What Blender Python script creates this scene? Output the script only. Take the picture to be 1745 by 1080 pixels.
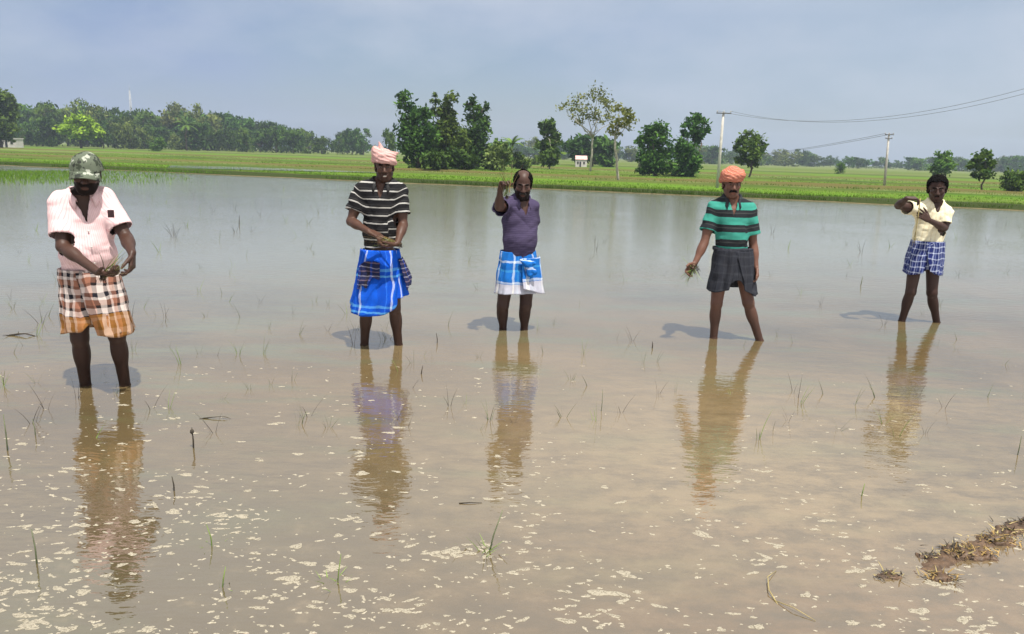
import bpy, math, random
import numpy as np
from mathutils import Vector, Matrix
import openvdb as vdb

R = math.radians
S = bpy.context.scene
for _o in list(bpy.data.objects):
    bpy.data.objects.remove(_o)

# ------------------------------------------------------------------ camera
PW, PH, FPX, CAMH = 1745.0, 1080.0, 1260.0, 1.65
PITCH, ROLL = math.atan(277.7 / FPX), R(1.72)
FWD = Vector((0, math.cos(PITCH), -math.sin(PITCH)))
_u0 = Vector((0, math.sin(PITCH), math.cos(PITCH)))
RGT = Vector((math.cos(ROLL), 0, 0)) + _u0 * math.sin(ROLL)
UPV = Vector((-math.sin(ROLL), 0, 0)) + _u0 * math.cos(ROLL)
CAM = Vector((0, 0, CAMH))
cd = bpy.data.cameras.new('camera')
cam = bpy.data.objects.new('camera', cd)
S.collection.objects.link(cam)
m = Matrix.Identity(4)
for i in range(3):
    m[i][0], m[i][1], m[i][2], m[i][3] = RGT[i], UPV[i], -FWD[i], CAM[i]
cam.matrix_world = m
cd.sensor_width = 36.0
cd.lens = FPX / PW * 36.0
cd.clip_start, cd.clip_end = 0.05, 4000
S.camera = cam

# ------------------------------------------------------------------ sky, sun, exposure
SUN_TO = Vector((0.20, -0.31, 1.0)).normalized()
sun_el = math.asin(SUN_TO.z)
w = bpy.data.worlds.new('World')
S.world = w
w.use_nodes = True
nt = w.node_tree
nt.nodes.clear()
def _wn(t, **k):
    n = nt.nodes.new(t)
    for a, b in k.items():
        setattr(n, a, b)
    return n
sky = _wn('ShaderNodeTexSky', sky_type='NISHITA')
sky.sun_disc = False
sky.sun_elevation = sun_el
sky.sun_rotation = math.atan2(SUN_TO.x, SUN_TO.y)
sky.air_density, sky.dust_density, sky.ozone_density = 1.0, 1.6, 2.5
tc = _wn('ShaderNodeTexCoord')
mp = _wn('ShaderNodeMapping')
mp.inputs['Scale'].default_value = (1.5, 1.5, 5.5)
mp.inputs['Location'].default_value = (2.3, 0.4, 0.9)
nz = _wn('ShaderNodeTexNoise')
nz.inputs['Scale'].default_value = 1.3
nz.inputs['Detail'].default_value = 6
nz.inputs['Roughness'].default_value = 0.5
rp = _wn('ShaderNodeValToRGB')
rp.color_ramp.elements[0].position = 0.40
rp.color_ramp.elements[0].color = (0.30, 0.30, 0.30, 1)
rp.color_ramp.elements[1].position = 0.72
rp.color_ramp.elements[1].color = (0.9, 0.9, 0.9, 1)
mx = _wn('ShaderNodeMix', data_type='RGBA')
mx.inputs['B'].default_value = (3.0, 3.85, 6.0, 1)      # thin high cloud, in the sky texture's own units
sxyz = _wn('ShaderNodeSeparateXYZ')
hi = _wn('ShaderNodeMapRange')
hi.inputs['From Min'].default_value, hi.inputs['From Max'].default_value = 0.17, 0.45
hi.inputs['To Min'].default_value, hi.inputs['To Max'].default_value = 0.0, 0.75
mx2 = _wn('ShaderNodeMix', data_type='RGBA')
mx2.inputs['B'].default_value = (11.4, 11.2, 10.8, 1)     # brighter cloud added overhead, out of view, to lift the water's reflections
bg = _wn('ShaderNodeBackground')
bg.inputs['Strength'].default_value = 0.072
wo = _wn('ShaderNodeOutputWorld')
L = nt.links.new
L(tc.outputs['Generated'], mp.inputs['Vector'])
L(mp.outputs[0], nz.inputs['Vector'])
L(nz.outputs['Fac'], rp.inputs['Fac'])
L(rp.outputs['Color'], mx.inputs['Factor'])
side = _wn('ShaderNodeMapRange')                          # the veil thickens towards the right
side.inputs['From Min'].default_value, side.inputs['From Max'].default_value = -0.45, 0.40
mxc = _wn('ShaderNodeMix', data_type='RGBA')
mxc.inputs['A'].default_value = (2.9, 3.7, 5.9, 1)
mxc.inputs['B'].default_value = (4.6, 5.4, 6.6, 1)
L(side.outputs[0], mxc.inputs['Factor'])
L(mxc.outputs['Result'], mx.inputs['B'])
L(sky.outputs[0], mx.inputs['A'])
L(tc.outputs['Generated'], sxyz.inputs[0])
L(sxyz.outputs['Z'], hi.inputs['Value'])
L(sxyz.outputs['X'], side.inputs['Value'])
L(hi.outputs[0], mx2.inputs['Factor'])
nz2 = _wn('ShaderNodeTexNoise')
mp2 = _wn('ShaderNodeMapping')
mp2.inputs['Scale'].default_value = (2.4, 2.4, 5.0)
mp2.inputs['Location'].default_value = (5.2, 1.4, 0.3)
nz2.inputs['Scale'].default_value = 1.0
nz2.inputs['Detail'].default_value = 7
nz2.inputs['Roughness'].default_value = 0.55
rp2 = _wn('ShaderNodeValToRGB')
rp2.color_ramp.elements[0].position = 0.48
rp2.color_ramp.elements[1].position = 0.74
rp2.color_ramp.elements[1].color = (0.8, 0.8, 0.8, 1)
mx3 = _wn('ShaderNodeMix', data_type='RGBA')
mx3.inputs['B'].default_value = (5.6, 6.1, 7.0, 1)      # soft white patches
L(tc.outputs['Generated'], mp2.inputs['Vector'])
L(mp2.outputs[0], nz2.inputs['Vector'])
L(nz2.outputs['Fac'], rp2.inputs['Fac'])
L(rp2.outputs['Color'], mx3.inputs['Factor'])
L(mx.outputs['Result'], mx3.inputs['A'])
L(mx3.outputs['Result'], mx2.inputs['A'])
L(mx2.outputs['Result'], bg.inputs['Color'])
L(bg.outputs[0], wo.inputs['Surface'])

sd = bpy.data.lights.new('sun', 'SUN')
sd.energy, sd.angle, sd.color = 5.0, R(0.7), (1.0, 0.95, 0.87)
sun = bpy.data.objects.new('sun', sd)
S.collection.objects.link(sun)
sun.rotation_euler = SUN_TO.to_track_quat('Z', 'Y').to_euler()
S.view_settings.view_transform = 'Standard'
S.view_settings.look = 'None'
S.view_settings.exposure = 0.58
S.view_settings.gamma = 1.0
S.cycles.max_bounces = 8
S.cycles.volume_bounces = 0
S.cycles.transparent_max_bounces = 12

# ------------------------------------------------------------------ helpers
def ray(px, py):
    return (FWD * FPX + RGT * (px - PW / 2) + UPV * (PH / 2 - py)).normalized()
def gp(px, py, z=0.0):
    d = ray(px, py)
    return CAM + d * ((z - CAMH) / d.z)
def atY(px, py, Y):
    d = ray(px, py)
    return CAM + d * (Y / d.y)

def tag(o, label=None, cat=None, group=None, kind=None):
    if label: o['label'] = label
    if cat: o['category'] = cat
    if group: o['group'] = group
    if kind: o['kind'] = kind
    return o
def empty(name, loc=(0, 0, 0)):
    o = bpy.data.objects.new(name, None)
    o.location = loc
    o.empty_display_size = 0.1
    S.collection.objects.link(o)
    return o
def obj(name, me, mat=None, parent=None, loc=None, smooth=True):
    o = bpy.data.objects.new(name, me)
    S.collection.objects.link(o)
    if mat: me.materials.append(mat)
    if parent: o.parent = parent
    if loc is not None: o.location = loc
    if smooth and len(me.polygons):
        me.polygons.foreach_set('use_smooth', np.ones(len(me.polygons), bool))
    return o
def mesh_np(name, V, Q=None, T=None, attrs=None, uv=None):
    """mesh from numpy verts, quads (n,4) and / or tris (n,3)"""
    V = np.asarray(V, np.float32)
    me = bpy.data.meshes.new(name)
    nq = 0 if Q is None else len(Q)
    ntr = 0 if T is None else len(T)
    me.vertices.add(len(V))
    me.vertices.foreach_set('co', V.ravel())
    idx = []
    if nq: idx.append(np.asarray(Q, np.int32).ravel())
    if ntr: idx.append(np.asarray(T, np.int32).ravel())
    idx = np.concatenate(idx)
    me.loops.add(len(idx))
    me.loops.foreach_set('vertex_index', idx)
    me.polygons.add(nq + ntr)
    st = np.concatenate([np.arange(nq) * 4, nq * 4 + np.arange(ntr) * 3]).astype(np.int32)
    me.polygons.foreach_set('loop_start', st)
    for k, a in (attrs or {}).items():
        a = np.asarray(a, np.float32)
        if a.ndim == 1:
            at = me.attributes.new(k, 'FLOAT', 'POINT')
            at.data.foreach_set('value', a)
        else:
            at = me.attributes.new(k, 'FLOAT_COLOR', 'POINT')
            at.data.foreach_set('color', np.c_[a, np.ones(len(a))].astype(np.float32).ravel())
    if uv is not None:
        l = me.uv_layers.new(name='UVMap')
        l.data.foreach_set('uv', np.asarray(uv, np.float32)[idx].ravel())
    me.update(calc_edges=True)
    me.validate()
    return me

class MB:
    """collects simple pieces into one mesh"""
    def __init__(s): s.V, s.F = [], []
    def add(s, V, F):
        b = len(s.V); s.V += [tuple(v) for v in V]; s.F += [tuple(i + b for i in f) for f in F]
    def tube(s, pts, rad, n=6, cap=True):
        pts = [Vector(p) for p in pts]
        if not hasattr(rad, '__len__'): rad = [rad] * len(pts)
        V, F = [], []
        for i, p in enumerate(pts):
            t = (pts[min(i + 1, len(pts) - 1)] - pts[max(i - 1, 0)])
            t = t.normalized() if t.length > 1e-9 else Vector((0, 0, 1))
            a = t.cross(Vector((0.31, 0.17, 0.93)) if abs(t.z) < .8 else Vector((1, 0.1, 0))).normalized()
            c = t.cross(a)
            for k in range(n):
                q = 2 * math.pi * k / n
                V.append(p + (a * math.cos(q) + c * math.sin(q)) * rad[i])
        for i in range(len(pts) - 1):
            for k in range(n):
                F.append((i * n + k, i * n + (k + 1) % n, (i + 1) * n + (k + 1) % n, (i + 1) * n + k))
        if cap:
            F.append(tuple(range(n))[::-1]); F.append(tuple((len(pts) - 1) * n + k for k in range(n)))
        s.add(V, F)
    def box(s, c, h, rz=0.0):
        c = Vector(c); V = []
        cr, sr = math.cos(rz), math.sin(rz)
        for dz in (-1, 1):
            for dx, dy in ((-1, -1), (1, -1), (1, 1), (-1, 1)):
                x, y = dx * h[0], dy * h[1]
                V.append(c + Vector((x * cr - y * sr, x * sr + y * cr, dz * h[2])))
        s.add(V, [(3, 2, 1, 0), (4, 5, 6, 7), (0, 1, 5, 4), (1, 2, 6, 5), (2, 3, 7, 6), (3, 0, 4, 7)])
    def blade(s, base, d, length, width, bend, n=4, side=None):
        """a grass blade: a narrow, slightly folded strip that bends over"""
        base = Vector(base); d = Vector(d).normalized()
        sd_ = side or Vector((random.uniform(-1, 1), random.uniform(-1, 1), 0)).normalized()
        b = len(s.V); p = base.copy()
        for i in range(n + 1):
            t = i / n
            ww = width * (1 - t) ** 0.6 * 0.5 + 0.0003
            s.V.append(tuple(p - sd_ * ww)); s.V.append(tuple(p + sd_ * ww))
            d = (d + Vector(bend) * (1.0 / n)).normalized()
            p = p + d * (length / n)
        for i in range(n):
            s.F.append((b + 2 * i, b + 2 * i + 1, b + 2 * i + 3, b + 2 * i + 2))
    def mesh(s, name):
        me = bpy.data.meshes.new(name)
        me.from_pydata(s.V, [], s.F); me.update()
        return me
    def build(s, name, mat=None, parent=None, loc=None, smooth=True):
        return obj(name, s.mesh(name), mat, parent, loc, smooth)

# smooth value noise, vectorised
_tab = np.random.RandomState(7).rand(64, 64, 64).astype(np.float32)
def vnoise(P):
    P = np.asarray(P, np.float32)
    i = np.floor(P).astype(int); f = P - i; f = f * f * (3 - 2 * f)
    out = 0
    for a in (0, 1):
        for b in (0, 1):
            for c in (0, 1):
                wgt = (f[:, 0] if a else 1 - f[:, 0]) * (f[:, 1] if b else 1 - f[:, 1]) * (f[:, 2] if c else 1 - f[:, 2])
                out = out + wgt * _tab[(i[:, 0] + a) & 63, (i[:, 1] + b) & 63, (i[:, 2] + c) & 63]
    return out * 2 - 1

# ------------------------------------------------------------------ materials
class NT:
    def __init__(s, name):
        s.m = bpy.data.materials.new(name); s.m.use_nodes = True
        s.t = s.m.node_tree; s.t.nodes.clear()
        s.out = s.n('ShaderNodeOutputMaterial')
    def n(s, t, **k):
        x = s.t.nodes.new(t)
        for a, b in k.items(): setattr(x, a, b)
        return x
    def l(s, a, b): s.t.links.new(a, b)
    def val(s, sock, v):
        if hasattr(v, 'is_output'): s.l(v, sock)
        elif isinstance(v, (tuple, list)) and sock.type == 'RGBA' and len(v) == 3: sock.default_value = (*v, 1)
        else: sock.default_value = v
    def math(s, op, a, b=0.0):
        x = s.n('ShaderNodeMath', operation=op); s.val(x.inputs[0], a); s.val(x.inputs[1], b); return x.outputs[0]
    def mix(s, f, a, b, blend='MIX'):
        x = s.n('ShaderNodeMix', data_type='RGBA', blend_type=blend)
        s.val(x.inputs['Factor'], f); s.val(x.inputs['A'], a); s.val(x.inputs['B'], b); return x.outputs['Result']
    def ramp(s, f, stops, interp='LINEAR'):
        x = s.n('ShaderNodeValToRGB'); cr = x.color_ramp; cr.interpolation = interp
        stops = sorted(stops, key=lambda q: q[0])
        cr.elements[0].position = stops[0][0]; cr.elements[0].color = (*stops[0][1], 1)
        while len(cr.elements) > 1: cr.elements.remove(cr.elements[-1])
        for p, c in stops[1:]:
            e = cr.elements.new(min(p, 1.0)); e.color = (*c, 1)
        s.l(f, x.inputs['Fac']); return x.outputs['Color']
    def noise(s, vec, scale, detail=3, rough=0.5, out='Fac'):
        x = s.n('ShaderNodeTexNoise'); s.l(vec, x.inputs['Vector'])
        x.inputs['Scale'].default_value = scale; x.inputs['Detail'].default_value = detail; x.inputs['Roughness'].default_value = rough
        return x.outputs[out]
    def coord(s, kind='Object', scale=(1, 1, 1), rot=(0, 0, 0), loc=(0, 0, 0)):
        x = s.n('ShaderNodeTexCoord'); mpg = s.n('ShaderNodeMapping')
        mpg.inputs['Scale'].default_value = scale; mpg.inputs['Rotation'].default_value = rot; mpg.inputs['Location'].default_value = loc
        s.l(x.outputs[kind], mpg.inputs['Vector']); return mpg.outputs[0]
    def attr(s, name, out='Fac'):
        x = s.n('ShaderNodeAttribute', attribute_name=name); return x.outputs[out]
    def bump(s, h, strength=0.3, dist=0.01):
        x = s.n('ShaderNodeBump'); x.inputs['Strength'].default_value = strength; x.inputs['Distance'].default_value = dist
        s.l(h, x.inputs['Height']); return x.outputs[0]
    def bsdf(s, color, rough=0.8, spec=0.3, normal=None, **k):
        b = s.n('ShaderNodeBsdfPrincipled')
        s.val(b.inputs['Base Color'], color); s.val(b.inputs['Roughness'], rough); s.val(b.inputs['Specular IOR Level'], spec)
        if normal: s.l(normal, b.inputs['Normal'])
        for a, v in k.items(): s.val(b.inputs[a.replace('_', ' ')], v)
        return b
    def done(s, sh):
        s.l(sh if hasattr(sh, 'is_output') else sh.outputs[0], s.out.inputs['Surface']); return s.m

def plain(name, col, rough=0.8, var=0.25, scale=30, spec=0.3, bump=0.2):
    t = NT(name); c = t.coord()
    f = t.noise(c, scale, 4)
    lo = tuple(x * (1 - var) for x in col); hi = tuple(min(1, x * (1 + var)) for x in col)
    col_ = t.ramp(f, [(0.3, lo), (0.7, hi)])
    return t.done(t.bsdf(col_, rough, spec, t.bump(f, bump, 0.01)))

def leaf_mat(name, dark, light, trans=0.25):
    t = NT(name)
    a = t.attr('shade')
    c = t.ramp(a, [(0.0, dark), (0.55, tuple((x + y) / 2 for x, y in zip(dark, light))), (1.0, light)])
    oi = t.n('ShaderNodeObjectInfo')
    hs = t.n('ShaderNodeHueSaturation'); t.l(c, hs.inputs['Color'])
    t.l(t.math('ADD', t.math('MULTIPLY', oi.outputs['Random'], 0.03), 0.485), hs.inputs['Hue'])
    t.l(t.math('ADD', t.math('MULTIPLY', oi.outputs['Random'], 0.5), 0.75), hs.inputs['Value'])
    d = t.bsdf(hs.outputs[0], 0.7, 0.10)
    tr = t.n('ShaderNodeBsdfTranslucent'); t.l(hs.outputs[0], tr.inputs['Color'])
    mxs = t.n('ShaderNodeMixShader'); mxs.inputs[0].default_value = trans
    t.l(d.outputs[0], mxs.inputs[1]); t.l(tr.outputs[0], mxs.inputs[2])
    return t.done(mxs.outputs[0])

M = {}
M['leaf_dark'] = leaf_mat('leaf_dark', (0.016, 0.045, 0.010), (0.105, 0.195, 0.030))
M['leaf_mid'] = leaf_mat('leaf_mid', (0.028, 0.068, 0.012), (0.150, 0.235, 0.036))
M['leaf_light'] = leaf_mat('leaf_light', (0.06, 0.10, 0.025), (0.20, 0.26, 0.07))
M['leaf_bright'] = leaf_mat('leaf_bright', (0.13, 0.22, 0.015), (0.34, 0.48, 0.035))
M['leaf_olive'] = leaf_mat('leaf_olive', (0.045, 0.075, 0.018), (0.20, 0.23, 0.055))
M['leaf_pale'] = leaf_mat('leaf_pale', (0.10, 0.135, 0.03), (0.30, 0.33, 0.08))
M['bark'] = plain('bark', (0.11, 0.085, 0.065), 0.9, 0.4, 8)
M['bark_pale'] = plain('bark_pale', (0.36, 0.33, 0.26), 0.9, 0.25, 8)
M['concrete'] = plain('concrete', (0.42, 0.40, 0.36), 0.85, 0.2, 6)
M['metal_dark'] = plain('metal_dark', (0.10, 0.10, 0.10), 0.6, 0.2, 10)
M['lattice'] = plain('lattice', (0.40, 0.40, 0.40), 0.6, 0.2, 3)
M['house_white'] = plain('house_white', (0.50, 0.47, 0.44), 0.85, 0.12, 2)
M['house_roof'] = plain('house_roof', (0.55, 0.36, 0.33), 0.85, 0.25, 4)
M['opening'] = plain('opening', (0.03, 0.03, 0.035), 0.5, 0.2, 4)
M['stalk_green'] = plain('stalk_green', (0.13, 0.19, 0.04), 0.7, 0.4, 14)
M['stalk_dull'] = plain('stalk_dull', (0.10, 0.115, 0.06), 0.8, 0.4, 14)
M['stalk_dry'] = plain('stalk_dry', (0.30, 0.24, 0.10), 0.8, 0.35, 14)
M['twig_dark'] = plain('twig_dark', (0.035, 0.028, 0.020), 0.8, 0.4, 20)
M['straw'] = plain('straw', (0.25, 0.165, 0.055), 0.8, 0.4, 12)
M['wet_mud'] = plain('wet_mud', (0.080, 0.049, 0.029), 0.55, 0.5, 30, 0.3, 0.9)

def foam_mat():
    t = NT('foam'); c = t.coord()
    f = t.noise(c, 160, 3)
    b_ = t.bsdf(t.ramp(f, [(0.3, (0.25, 0.22, 0.16)), (0.65, (0.40, 0.36, 0.28))]), 0.7, 0.3, t.bump(f, 0.6, 0.004))
    tp = t.n('ShaderNodeBsdfTransparent'); ms = t.n('ShaderNodeMixShader')
    wc = t.n('ShaderNodeNewGeometry')
    h_ = t.noise(wc.outputs['Position'], 130, 4, .7)
    t.l(t.ramp(h_, [(.36, (.30, .30, .30)), (.52, (.97, .97, .97))]), ms.inputs[0])
    t.l(tp.outputs[0], ms.inputs[1]); t.l(b_.outputs[0], ms.inputs[2])
    return t.done(ms.outputs[0])
M['foam'] = foam_mat()

def water_mat():
    """turbid paddy water: silt scatters light back below a mirror-like skin that the breeze ripples"""
    t = NT('paddy_water')
    c = t.coord()
    big = t.noise(t.coord(scale=(0.55, 0.75, 1), loc=(3.1, 1.7, 0)), 1.0, 4, 0.55)
    patch = t.noise(t.coord(scale=(0.8, 2.2, 1), loc=(8.2, 0.6, 0), rot=(0, 0, 0.25)), 1.0, 5, 0.6)
    fine = t.noise(c, 22, 4, 0.65)
    silt = t.ramp(big, [(0.36, (0.086, 0.064, 0.028)), (0.50, (0.128, 0.089, 0.038)), (0.63, (0.165, 0.116, 0.054))])
    silt = t.mix(t.ramp(patch, [(0.50, (0, 0, 0)), (0.64, (0.75, 0.75, 0.75))]), silt, (0.105, 0.112, 0.050))
    silt = t.mix(t.math('MULTIPLY', fine, 0.25), silt, (0.10, 0.075, 0.045))
    # farther out the sky's grey reflection is put into the silt colour
    sp_ = t.n('ShaderNodeSeparateXYZ'); t.l(c, sp_.inputs[0])
    fy = t.math('SUBTRACT', t.math('ADD', sp_.outputs['Y'], t.math('MULTIPLY', t.math('SUBTRACT', patch, .5), 3.0)), t.math('MULTIPLY', sp_.outputs['X'], .35))
    silt = t.mix(t.ramp(t.math('MULTIPLY', fy, .05), [(0.28, (0, 0, 0)), (.62, (.9, .9, .9))]), silt, (.200, .200, .145))
    # a sandy shoal near the camera on the right, deeper green-brown water on the left
    sh0 = gp(1230, 790)
    v = t.n('ShaderNodeVectorMath', operation='DISTANCE'); t.l(t.coord(scale=(1, .8, 1)), v.inputs[0]); v.inputs[1].default_value = (sh0.x, sh0.y * .8, 0)
    ds_ = t.math('ADD', v.outputs['Value'], t.math('MULTIPLY', t.math('SUBTRACT', patch, .5), 2.2))
    silt = t.mix(t.ramp(t.math('MULTIPLY', ds_, .25), [(0.1, (.80, .80, .80)), (.75, (0, 0, 0))]), silt, (.215, .158, .084))
    br0 = gp(1350, 1090)
    v = t.n('ShaderNodeVectorMath', operation='DISTANCE'); t.l(t.coord(scale=(.5, 1, 1)), v.inputs[0]); v.inputs[1].default_value = (br0.x * .5, br0.y, 0)
    ds_ = t.math('ADD', v.outputs['Value'], t.math('MULTIPLY', t.math('SUBTRACT', patch, .5), 1.2))
    silt = t.mix(t.ramp(t.math('MULTIPLY', ds_, .5), [(0.05, (.8, .8, .8)), (.55, (0, 0, 0))]), silt, (.128, .080, .043))
    dp0 = gp(150, 980)
    v = t.n('ShaderNodeVectorMath', operation='DISTANCE'); t.l(t.coord(scale=(.8, 1, 1)), v.inputs[0]); v.inputs[1].default_value = (dp0.x * .8, dp0.y, 0)
    ds_ = t.math('ADD', v.outputs['Value'], t.math('MULTIPLY', t.math('SUBTRACT', patch, .5), 1.6))
    silt = t.mix(t.ramp(t.math('MULTIPLY', ds_, .25), [(0.1, (.7, .7, .7)), (.6, (0, 0, 0))]), silt, (.085, .068, .038))
    clear = silt
    mott = t.noise(t.coord(scale=(1, 1.6, 1)), 5.0, 6, .7)
    silt = t.mix(t.ramp(mott, [(.38, (.7, .7, .7)), (.55, (0, 0, 0))]), silt, (.082, .062, .034))
    silt = t.mix(t.ramp(mott, [(.56, (0, 0, 0)), (.72, (.5, .5, .5))]), silt, (.22, .165, .095))
    mst = t.noise(t.coord(scale=(1.3, 3.4, 1), rot=(0, 0, .3), loc=(2, 7, 0)), 1.6, 6, .68)
    silt = t.mix(t.ramp(mst, [(.34, (.45, .45, .45)), (.50, (0, 0, 0))]), silt, (.088, .068, .040))
    # mottling shows only where the bed is close under the surface, near the bank
    silt = t.mix(t.ramp(t.math('MULTIPLY', fy, .05), [(.12, (0, 0, 0)), (.28, (.85, .85, .85))]), silt, clear)
    # ripples: long crests across the view, two lengths, patchy wind
    wind = t.noise(t.coord(scale=(0.22, 0.35, 1), loc=(1.4, 5.0, 0)), 1.0, 2)
    r1 = t.noise(t.coord(scale=(5.5, 13.0, 1), rot=(0, 0, 0.10)), 1.0, 2, 0.5)
    r2 = t.noise(t.coord(scale=(19.0, 44.0, 1), rot=(0, 0, -0.13)), 1.0, 2, 0.5)
    hgt = t.math('ADD', t.math('MULTIPLY', r1, 1.0), t.math('MULTIPLY', r2, 0.30))
    hgt = t.math('MULTIPLY', hgt, t.math('ADD', t.math('MULTIPLY', wind, 1.3), 0.30))
    far_ = t.ramp(t.math('MULTIPLY', sp_.outputs['Y'], .02), [(.16, (1, 1, 1)), (.60, (2.6, 2.6, 2.6))])
    hgt = t.math('MULTIPLY', hgt, far_)
    nrm = t.bump(hgt, 1.0, 0.0031)
    gl = t.n('ShaderNodeBsdfGlossy'); gl.inputs['Roughness'].default_value = 0.012
    gl.inputs['Color'].default_value = (1, 1, 1, 1); t.l(nrm, gl.inputs['Normal'])
    df = t.n('ShaderNodeBsdfDiffuse'); t.l(silt, df.inputs['Color'])
    tp = t.n('ShaderNodeBsdfTransparent'); tp.inputs['Color'].default_value = (0.80, 0.70, 0.52, 1)
    body = t.n('ShaderNodeMixShader'); body.inputs[0].default_value = 0.15
    t.l(df.outputs[0], body.inputs[1]); t.l(tp.outputs[0], body.inputs[2])
    fr = t.n('ShaderNodeFresnel'); fr.inputs['IOR'].default_value = 2.3; t.l(nrm, fr.inputs['Normal'])
    ms = t.n('ShaderNodeMixShader')
    t.l(fr.outputs[0], ms.inputs[0]); t.l(body.outputs[0], ms.inputs[1]); t.l(gl.outputs[0], ms.inputs[2])
    return t.done(ms.outputs[0])
M['water'] = water_mat()

def ground_mat():
    """paddy land: object X runs along the bund, object Y is the distance behind it"""
    t = NT('field_ground')
    tcn = t.n('ShaderNodeTexCoord')
    sp = t.n('ShaderNodeSeparateXYZ'); t.l(tcn.outputs['Object'], sp.inputs[0])
    wob = t.noise(t.coord(scale=(0.03, 0.06, 1)), 1.0, 3)
    d = t.math('ADD', sp.outputs['Y'], t.math('MULTIPLY', t.math('SUBTRACT', wob, 0.5), 9.0))
    g_bright, g_mid, g_deep = (0.098, 0.205, 0.012), (0.085, 0.140, 0.018), (0.028, 0.060, 0.010)
    br, pale = (0.110, 0.085, 0.030), (0.145, 0.185, 0.060)
    k = 1 / 220.0
    dn = t.math('MULTIPLY', d, k)
    st = [(0.0, (.05, .055, .02)), (1.2, g_deep), (2.5, g_bright), (11, g_bright), (12.5, g_deep), (14, g_mid), (18, pale), (20, br), (26, br), (27, g_bright), (34, g_mid),
          (36, g_deep), (40, g_bright), (52, pale), (56, br), (64, g_mid), (82, g_bright), (95, g_deep), (110, pale), (140, g_mid), (220, pale)]
    col = t.ramp(dn, [(a * k, b) for a, b in st])
    n1 = t.noise(t.coord(scale=(0.05, 0.55, 1)), 1.0, 5, 0.6)
    col = t.mix(t.ramp(n1, [(0.42, (0, 0, 0)), (0.62, (0.75, 0.75, 0.75))]), col, (0.105, 0.100, 0.032))
    n2 = t.noise(t.coord(), 9, 4, 0.7)
    col = t.mix(t.math('MULTIPLY', n2, 0.5), col, (0.045, 0.075, 0.015))
    mud = t.ramp(t.noise(t.coord(), 3.0, 5, 0.6), [(0.35, (0.13, 0.085, 0.045)), (0.65, (0.24, 0.165, 0.095))])
    col = t.mix(t.ramp(t.math('MULTIPLY', sp.outputs['Y'], .2), [(0.10, (.9, .9, .9)), (.22, (0, 0, 0))]), col, (.028, .040, .012))
    inside = t.ramp(sp.outputs['Z'], [(0.0, (1, 1, 1)), (0.012, (0, 0, 0))])
    col = t.mix(inside, col, mud)
    return t.done(t.bsdf(col, 0.95, 0.04, t.bump(n2, 0.6, 0.05)))
M['ground'] = ground_mat()

def grass_mat():
    t = NT('field_grass'); a = t.attr('shade')
    c = t.ramp(a, [(0, (0.040, 0.070, 0.010)), (0.5, (0.088, 0.185, 0.014)), (0.85, (0.130, 0.220, 0.024)), (1, (0.20, 0.18, 0.055))])
    d = t.bsdf(c, 0.85, 0.05); tr = t.n('ShaderNodeBsdfTranslucent'); t.l(c, tr.inputs['Color'])
    ms = t.n('ShaderNodeMixShader'); ms.inputs[0].default_value = 0.3
    t.l(d.outputs[0], ms.inputs[1]); t.l(tr.outputs[0], ms.inputs[2])
    return t.done(ms.outputs[0])
M['grass'] = grass_mat()

# ------------------------------------------------------------------ ground, water, fields
random.seed(3); rng = np.random.RandomState(3)
E1, E2 = gp(300, 297), gp(1745, 362)
ALONG = (E2 - E1); ALONG.z = 0; ALONG.normalize()
ANG = math.atan2(ALONG.y, ALONG.x)
ORG = gp(872, 319); ORG.z = 0
PERP = Vector((-ALONG.y, ALONG.x, 0))
def bund(x, d, z=0.0):
    return ORG + ALONG * x + PERP * d + Vector((0, 0, z))

xs = np.concatenate([np.linspace(-900, -120, 14), np.linspace(-110, 110, 221), np.linspace(120, 900, 14)])
ds = np.concatenate([np.linspace(-160, -3, 30), np.linspace(-2.5, 4, 27), np.linspace(5, 60, 56), np.linspace(70, 300, 24), np.linspace(350, 1000, 9)])
X, D = np.meshgrid(xs, ds)
P = np.c_[X.ravel(), D.ravel(), np.zeros(X.size)]
edge = vnoise(np.c_[X.ravel() * 0.35, X.ravel() * 0 + 3.3, X.ravel() * 0]) * 0.45 + vnoise(np.c_[X.ravel() * 1.4, X.ravel() * 0 + 9, X.ravel() * 0]) * 0.15
q = np.clip((D.ravel() + 0.6 + edge) / 0.7, 0, 1)
Z = -0.12 + 0.30 * (q * q * (3 - 2 * q))
Z -= 0.10 * np.clip((D.ravel() - 1.2) / 0.8, 0, 1)
for bd in (12.5, 22, 36, 56, 95):
    Z += 0.16 * np.exp(-((D.ravel() - bd - vnoise(np.c_[X.ravel() * 0.06, X.ravel() * 0 + bd, X.ravel() * 0]) * 1.2) / 0.7) ** 2)
Z += np.where(q > 0.9, vnoise(P * 0.9) * 0.03, vnoise(P * 2.0) * 0.012)
P[:, 2] = Z
nx, nd = len(xs), len(ds)
ii = np.arange(nx * nd).reshape(nd, nx)
Q = np.stack([ii[:-1, :-1], ii[:-1, 1:], ii[1:, 1:], ii[1:, :-1]], -1).reshape(-1, 4)
g = obj('ground', mesh_np('ground', P, Q), M['ground'])
g.location = ORG; g.rotation_euler = (0, 0, ANG)
tag(g, kind='structure')

wm = MB(); wm.add([bund(-300, -150, 0), bund(300, -150, 0), bund(300, 1.0, 0), bund(-300, 1.0, 0)], [(0, 1, 2, 3)])
wo_ = wm.build('water', M['water']); tag(wo_, kind='structure')
# a second flooded strip beyond the bund on the left
wm = MB(); pts = [gp(285, 286, .11), gp(640, 294, .11), gp(655, 290.5, .11), gp(500, 286, .11), gp(290, 281.5, .11)]
wm.add(pts, [tuple(range(5))])
tag(wm.build('flooded_field', M['water']), kind='structure')

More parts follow.
